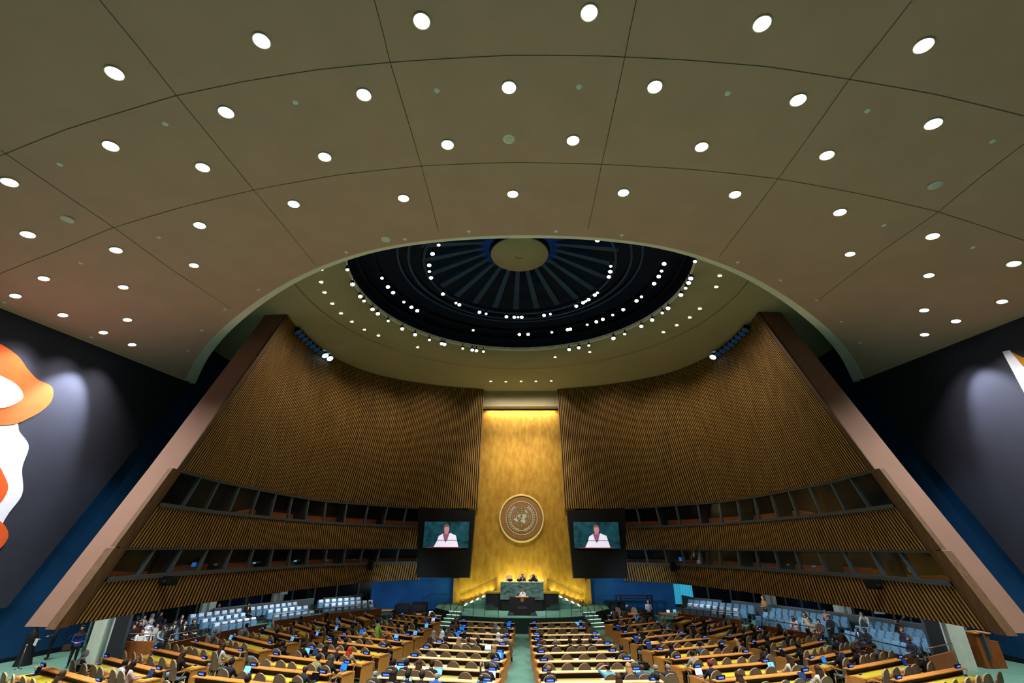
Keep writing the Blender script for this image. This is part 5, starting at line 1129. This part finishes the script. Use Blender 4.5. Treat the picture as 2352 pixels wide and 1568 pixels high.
# podium people
person(CX+.05, 40.75, 1.0, pi, 'auburn', 'whitesuit', 'short', 'stand', 'person in white jacket speaking at the black lectern', eyes=True, shirt='lavender', light=True)
person(CX+.05, 43.95, 2.24, pi, 'brown', 'charcoal', 'short', 'sit', 'person in dark suit and tie at the centre of the marble desk', eyes=True, shirt='white', light=True)
person(CX+.98, 43.95, 2.22, pi-.5, 'dark', 'black', 'long', 'sit', 'person with dark hair in black at the right of the marble desk')
for x, k in ((.05, 0), (.98, 1)):
    o = dup(ch, (CX+x, 44.15, 2.1), 0); tag(o, 'high back chair occupied at the marble desk, %s' % ('centre' if not k else 'right'), 'chair')
# ---------------------------------------------------------------- side tables by the stage
def table(x, y, w, d, rz, label, mt, rnd_=False):
    e = empty('side_table', (x, y, 0), rz); tag(e, label, 'table')
    m = MB()
    if rnd_: m.lathe([(.01, .72), (w/2, .72), (w/2, .76), (.01, .76)], 24, 0, Matrix.Diagonal((1, d/w, 1, 1)))
    else: m.box(-w/2, w/2, -d/2, d/2, .72, .76, 0, None, .008)
    part(e, m, 'tabletop', mt)
    for a_ in (-1, 1):
        for b_ in (-1, 1):
            k = .28 if rnd_ else .45; q = MB(); q.box(a_*w*k-.03, a_*w*k+.03, b_*d*k-.03, b_*d*k+.03, 0, .72); part(e, q, 'leg', mt)
    return e
table(-11.9, 45.2, 2.3, 1.3, .1, 'oval wooden operator table before the left blue wall', oak, True)
table(-7.6, 42.2, 2.5, .8, -.5, 'oak side table with tan chairs beside the left stage steps', oak_l)
table(8.3, 43.0, 2.8, .8, .5, 'oak side table with laptops beside the right stage steps', oak)
table(12.5, 44.0, 2.0, 1.0, .2, 'wooden table with white equipment before the right blue wall', oak)
tanf = mat('pale_chair', (176, 150, 120), .85, noise=.1, nscale=20)
for k, (x, y, rz, lab) in enumerate(((-8.3, 41.1, -.3, 'pale tan chair at the left stage table, nearest the aisle of desks'), (-7.4, 41.0, -.45, 'pale tan chair in the middle of the left stage table'), (-6.75, 41.2, -.6, 'pale tan chair at left stage table, nearest the steps'),
      (7.3, 41.6, .4, 'tall taupe chair at right stage table, nearest the steps'), (8.1, 41.9, .4, 'tall taupe chair at right stage table, middle place'), (9.3, 41.7, .5, 'taupe chair at right stage table, farthest from steps'),
      (8.2, 44.2, 3.4, 'taupe chair behind the right stage table, left of the seated person'), (9.6, 44.3, 3.4, 'taupe chair behind the right stage table, right of the seated person'), (13.6, 43.3, 1.6, 'empty wooden-armed chair at the white equipment table'))):
    o = dup(PROT['chair0'], (x, y, 0), rz); tag(o, lab, 'chair', 'chairs at the side tables')
for (x, y, rz, hair, top, sty, pose, lab) in ((-13.1, 45.2, -1.4, 'dark', 'charcoal', 'short', 'sit', 'dark-suited person at the oval table before the left blue wall'),
      (7.35, 41.65, .4, 'dark', 'black', 'short', 'sit', 'person in black at right stage table, nearest the steps'), (8.15, 41.95, .4, 'dark', 'black', 'short', 'sit', 'person in black at the middle of right stage table'),
      (8.9, 44.3, 3.4, 'grey', 'black', 'bald', 'sit', 'grey balding person in dark suit facing the hall behind right table'), (10.5, 43.4, 3.0, 'brown', 'palegrey', 'long', 'stand', 'person in pale top standing right of the right stage table'),
      (13.4, 43.9, 1.6, 'dark', 'brown', 'short', 'lap', 'person in brown sitting beside the white equipment table')):
    person(x, y, 0, rz, hair, top, sty, pose, lab, eyes=pose == 'stand')
for k, (x, y, z, c) in enumerate(((7.4, 42.35, .77, 'l'), (8.4, 42.75, .77, 'l'), (-7.2, 42.1, .77, 'w'), (12.3, 43.9, .77, 'w'), (12.9, 44.1, .77, 'l'))):
    key = 'lap'+c; o = dup(PROT[key], (x, y, z), .4); tag(o, 'laptop on %s, %s from left' % ('side tables beside the stage', ORD[k]), 'laptop', 'laptops on the stage side tables')
# dark equipment by the stage
for (x, y, w, d, h, lab) in ((-10.0, 44.3, 1.3, .7, 1.35, 'black covered equipment hump left of the stage'), (-8.9, 45.9, 1.3, .5, 1.3, 'low black equipment rack left of the stage steps'), (7.95, 45.7, .7, .5, 1.35, 'black box monitor right of the stage, nearest the gilded wall'), (8.6, 46.7, 1.2, .5, 1.3, 'wide black monitor back right of the stage')):
    m = MB(); m.box(-w/2, w/2, -d/2, d/2, 0, h, 0, None, .12 if 'hump' in lab else .03); m.box(-w/2+.1, w/2-.1, -d/2-.01, -d/2, h*.5, h*.85, 1)
    simple('equipment_case', m, [black_m, darkmetal], (x, y, 0), lab, 'equipment')
e = empty('glass_booth', (9.8, 45.6, 0)); tag(e, 'black framed open booth with glass before the right blue wall', 'booth')
for x in (-1.5, -1.1, 1.2, 1.6): m = MB(); m.box(x-.05, x+.05, -.05, .05, 0, 1.9); part(e, m, 'post', black_m)
m = MB(); m.box(-1.6, 1.7, -.12, .12, 1.85, 1.95); m.box(-1.3, 1.4, -.5, -.4, 1.7, 1.78); part(e, m, 'top_frame', black_m)
m = MB(); m.box(-1.05, 1.15, -.005, .005, .9, 1.8); part(e, m, 'glass_pane', MATS['clear_glass'])
m = MB(); m.box(-1.5, 1.6, -.2, .2, 0, .85); part(e, m, 'base_cabinet', black_m)
for sx, nm in ((-1, 'left'), (1, 'right')):
    m = MB(); x0 = sx*6.5; m.tube([(x0+CX, 44.5, 1.0), (x0+CX, 44.5, 2.0), (x0+CX+sx*1.4, 44.9, 2.0), (x0+CX+sx*2.2, 45, 1.5), (x0+CX+sx*2.2, 45, 0)], .022, 6); m.tube([(x0+CX+sx*1.4, 44.9, 1.0), (x0+CX+sx*1.4, 44.9, 2.0)], .02, 5)
    simple('stage_handrail', m, darkmetal, (0, 0, 0), 'thin dark handrail before the %s blue wall beside the stage' % nm, 'handrail')
# small lectern stand by the right pillar and posts at the left
e = empty('wooden_stand', (23.7, 28.3, fl(28))); tag(e, 'tall wooden steward\'s stand behind the nearest right pillar', 'stand')
m = MB(); m.box(-.35, .35, -.3, .3, 0, 1.5, 0, None, .02); part(e, m, 'body', oak_d); m = MB(); m.box(-.42, .42, -.38, .34, 1.5, 1.55); part(e, m, 'top', oak); m = MB(); m.box(.35, .75, -.25, .3, 0, 1.15); part(e, m, 'side_shelf', oak_d)
e = empty('barrier_post', (-24.2, 26.0, fl(26))); tag(e, 'thin metal barrier post beside the black-robed walker, far left', 'barrier post')
m = MB(); m.tube([(0, 0, 0), (0, 0, .95)], .025, 8); part(e, m, 'pole', metal); m = MB(); m.lathe([(.01, 0), (.16, 0), (.15, .02), (.03, .04)], 16); part(e, m, 'base', metal); m = MB(); m.lathe([(.045, .93), (.045, 1.02), (.01, 1.03)], 12); part(e, m, 'cap', metal)
for k, (x, y, lab) in enumerate(((6.0, 27.1, 'black bags on the aisle carpet right of the right centre desks'), (-5.6, 31.0, 'dark bag standing in the aisle left of the left centre desks'))):
    m = MB(); m.box(-.3, .3, -.2, .2, 0, .3, 0, None, .08); m.tube([(-.1, 0, .28), (0, 0, .4), (.1, 0, .28)], .015, 5); simple('bag', m, gm('cloth_black', TC['black']), (x, y, fl(y)), lab, 'bag')

# ---------------------------------------------------------------- lighting
def spot(name, loc, aim, energy, size, col=(1, 1, 1), blend=.6, rad=.15):
    l = bpy.data.lights.new(name, 'SPOT'); l.energy = energy; l.spot_size = radians(size); l.spot_blend = blend; l.color = col; l.shadow_soft_size = rad
    o = bpy.data.objects.new(name, l); COL.objects.link(o); o.location = loc
    o.rotation_euler = (Vector(aim)-Vector(loc)).to_track_quat('-Z', 'Y').to_euler(); return o
def area(name, loc, aim, energy, sx, sy, col=(1, 1, 1)):
    l = bpy.data.lights.new(name, 'AREA'); l.shape = 'RECTANGLE'; l.size = sx; l.size_y = sy; l.energy = energy; l.color = col
    o = bpy.data.objects.new(name, l); COL.objects.link(o); o.location = loc
    o.rotation_euler = (Vector(aim)-Vector(loc)).to_track_quat('-Z', 'Y').to_euler(); return o
KD = 2300
for (x, y, z, ri) in lightpos:
    spot('downlight_beam', (x, y, z-.08), (x*.95, y+.5, 0), KD, 100, (1, .97, .93), .9)
# ring lamps aimed to the floor and stage
for a in range(200, 520, 32):
    x, y = 10.6*cos(radians(a)), 26+10.6*sin(radians(a))
    if y < 21: continue
    spot('grid_beam', (x, y, 21.0), (x*.3, 33 if y < 30 else 25, 0), 5200, 52, (1, .98, .95), .8)
for x in (-3.5, 0, 3.5): spot('stage_beam', (x, 36.0, 21.0), (x*.7, 42.5, 1), 4500, 34, (.95, 1, .98), .8)
for x in (-3, -1.5, 0, 1.5, 3): area('gold_top_strip', (CX+x, 47.7, 19.3), (CX+x, 48.2, 10), 60, 1.4, .12, (1, .86, .5))
for x in (-6, 6): spot('lectern_beam', (x, 24, 20.6), (CX, 42, 2.6), 9000, 16, (1, .97, .95), .7)
for x in (-2.4, 2.4): spot('gold_wash', (x, 40, 20.9), (x*.6, 48.2, 9), 5600, 62, (1, .9, .68), .9)
for sx in (-1, 1):
    for k in range(7):
        spot('stair_uplight', (CX+sx*(2.7+.42*k), 45.7, 2.0-.14*k), (CX+sx*(2.7+.42*k), 46.5, 3.6), 60, 80, (1, .98, .35), .8, .03)
    area('podium_glow', (CX+sx*1.2, 46.6, 2.6), (CX+sx*1.2, 48.2, 5), 90, 1.2, .4, (.95, 1, .4))
    area('wall_foot_glow', (CX+sx*4.4, 47.2, 1.3), (CX+sx*4.6, 48.2, 3.2), 110, 2.4, .2, (.9, 1, .35))
    for yy, en in ((25.2, 6500), (22.0, 1200), (18.6, 600)): spot('mural_wash', (sx*24.2, yy, 16.2), (sx*26.25, yy-.6, 12.6), en*(1 if sx < 0 else .45), 62, (.78, .87, 1), .7)
    spot('mural_wash', (sx*20.5, 15, 16.5), (sx*26.3, 17.5, 10), 2200 if sx < 0 else 700, 70, (.9, .94, 1), .9)
    spot('blue_wall_wash', (sx*9, 42, 2.9), (sx*10.5, 48.3, 1.6), 480, 110, (.7, .85, 1), 1)
    spot('side_blue_wash', (sx*22.5, 27, 12), (sx*26.5, 29, 4), 420, 80, (.5, .8, 1), 1)
    for (x, y) in ((18.6, 28.0), (18.2, 31.5), (17.4, 35), (16.5, 38.8), (14.6, 43)): area('gallery_soffit_light', (sx*x, y, 2.84), (sx*(x+1.4), y+.8, .5), 110 if sx < 0 else 95, 1.2, .3, (.82, .93, 1))
    for t in (.2, .4, .6, .8, .95): 
        p = PW(21, t)+PN(21, t)*4.5; q = PW(12, t); spot('wing_wash', (sx*p.x, p.y, 20.9), (sx*q.x, q.y, 11), 900, 110, (1, .84, .62), 1, .5)
for k, (x, y) in enumerate(DATA['five']): spot('header_beam', (x, y, 21.0), (x, 48, 14), 500, 110, (1, .95, .85), .8)
w = bpy.data.worlds.new('world'); S.world = w; w.use_nodes = True; w.node_tree.nodes['Background'].inputs[0].default_value = (.05, .055, .06, 1); w.node_tree.nodes['Background'].inputs[1].default_value = 1
S.view_settings.view_transform = 'Standard'; S.view_settings.look = 'None'; S.view_settings.gamma = 1; S.view_settings.exposure = 0; S.view_settings.use_curve_mapping = False
S.cycles.use_denoising = True; S.cycles.max_bounces = 7; S.cycles.diffuse_bounces = 4; S.cycles.use_adaptive_sampling = True; S.cycles.adaptive_threshold = .02; S.cycles.sample_clamp_indirect = 6
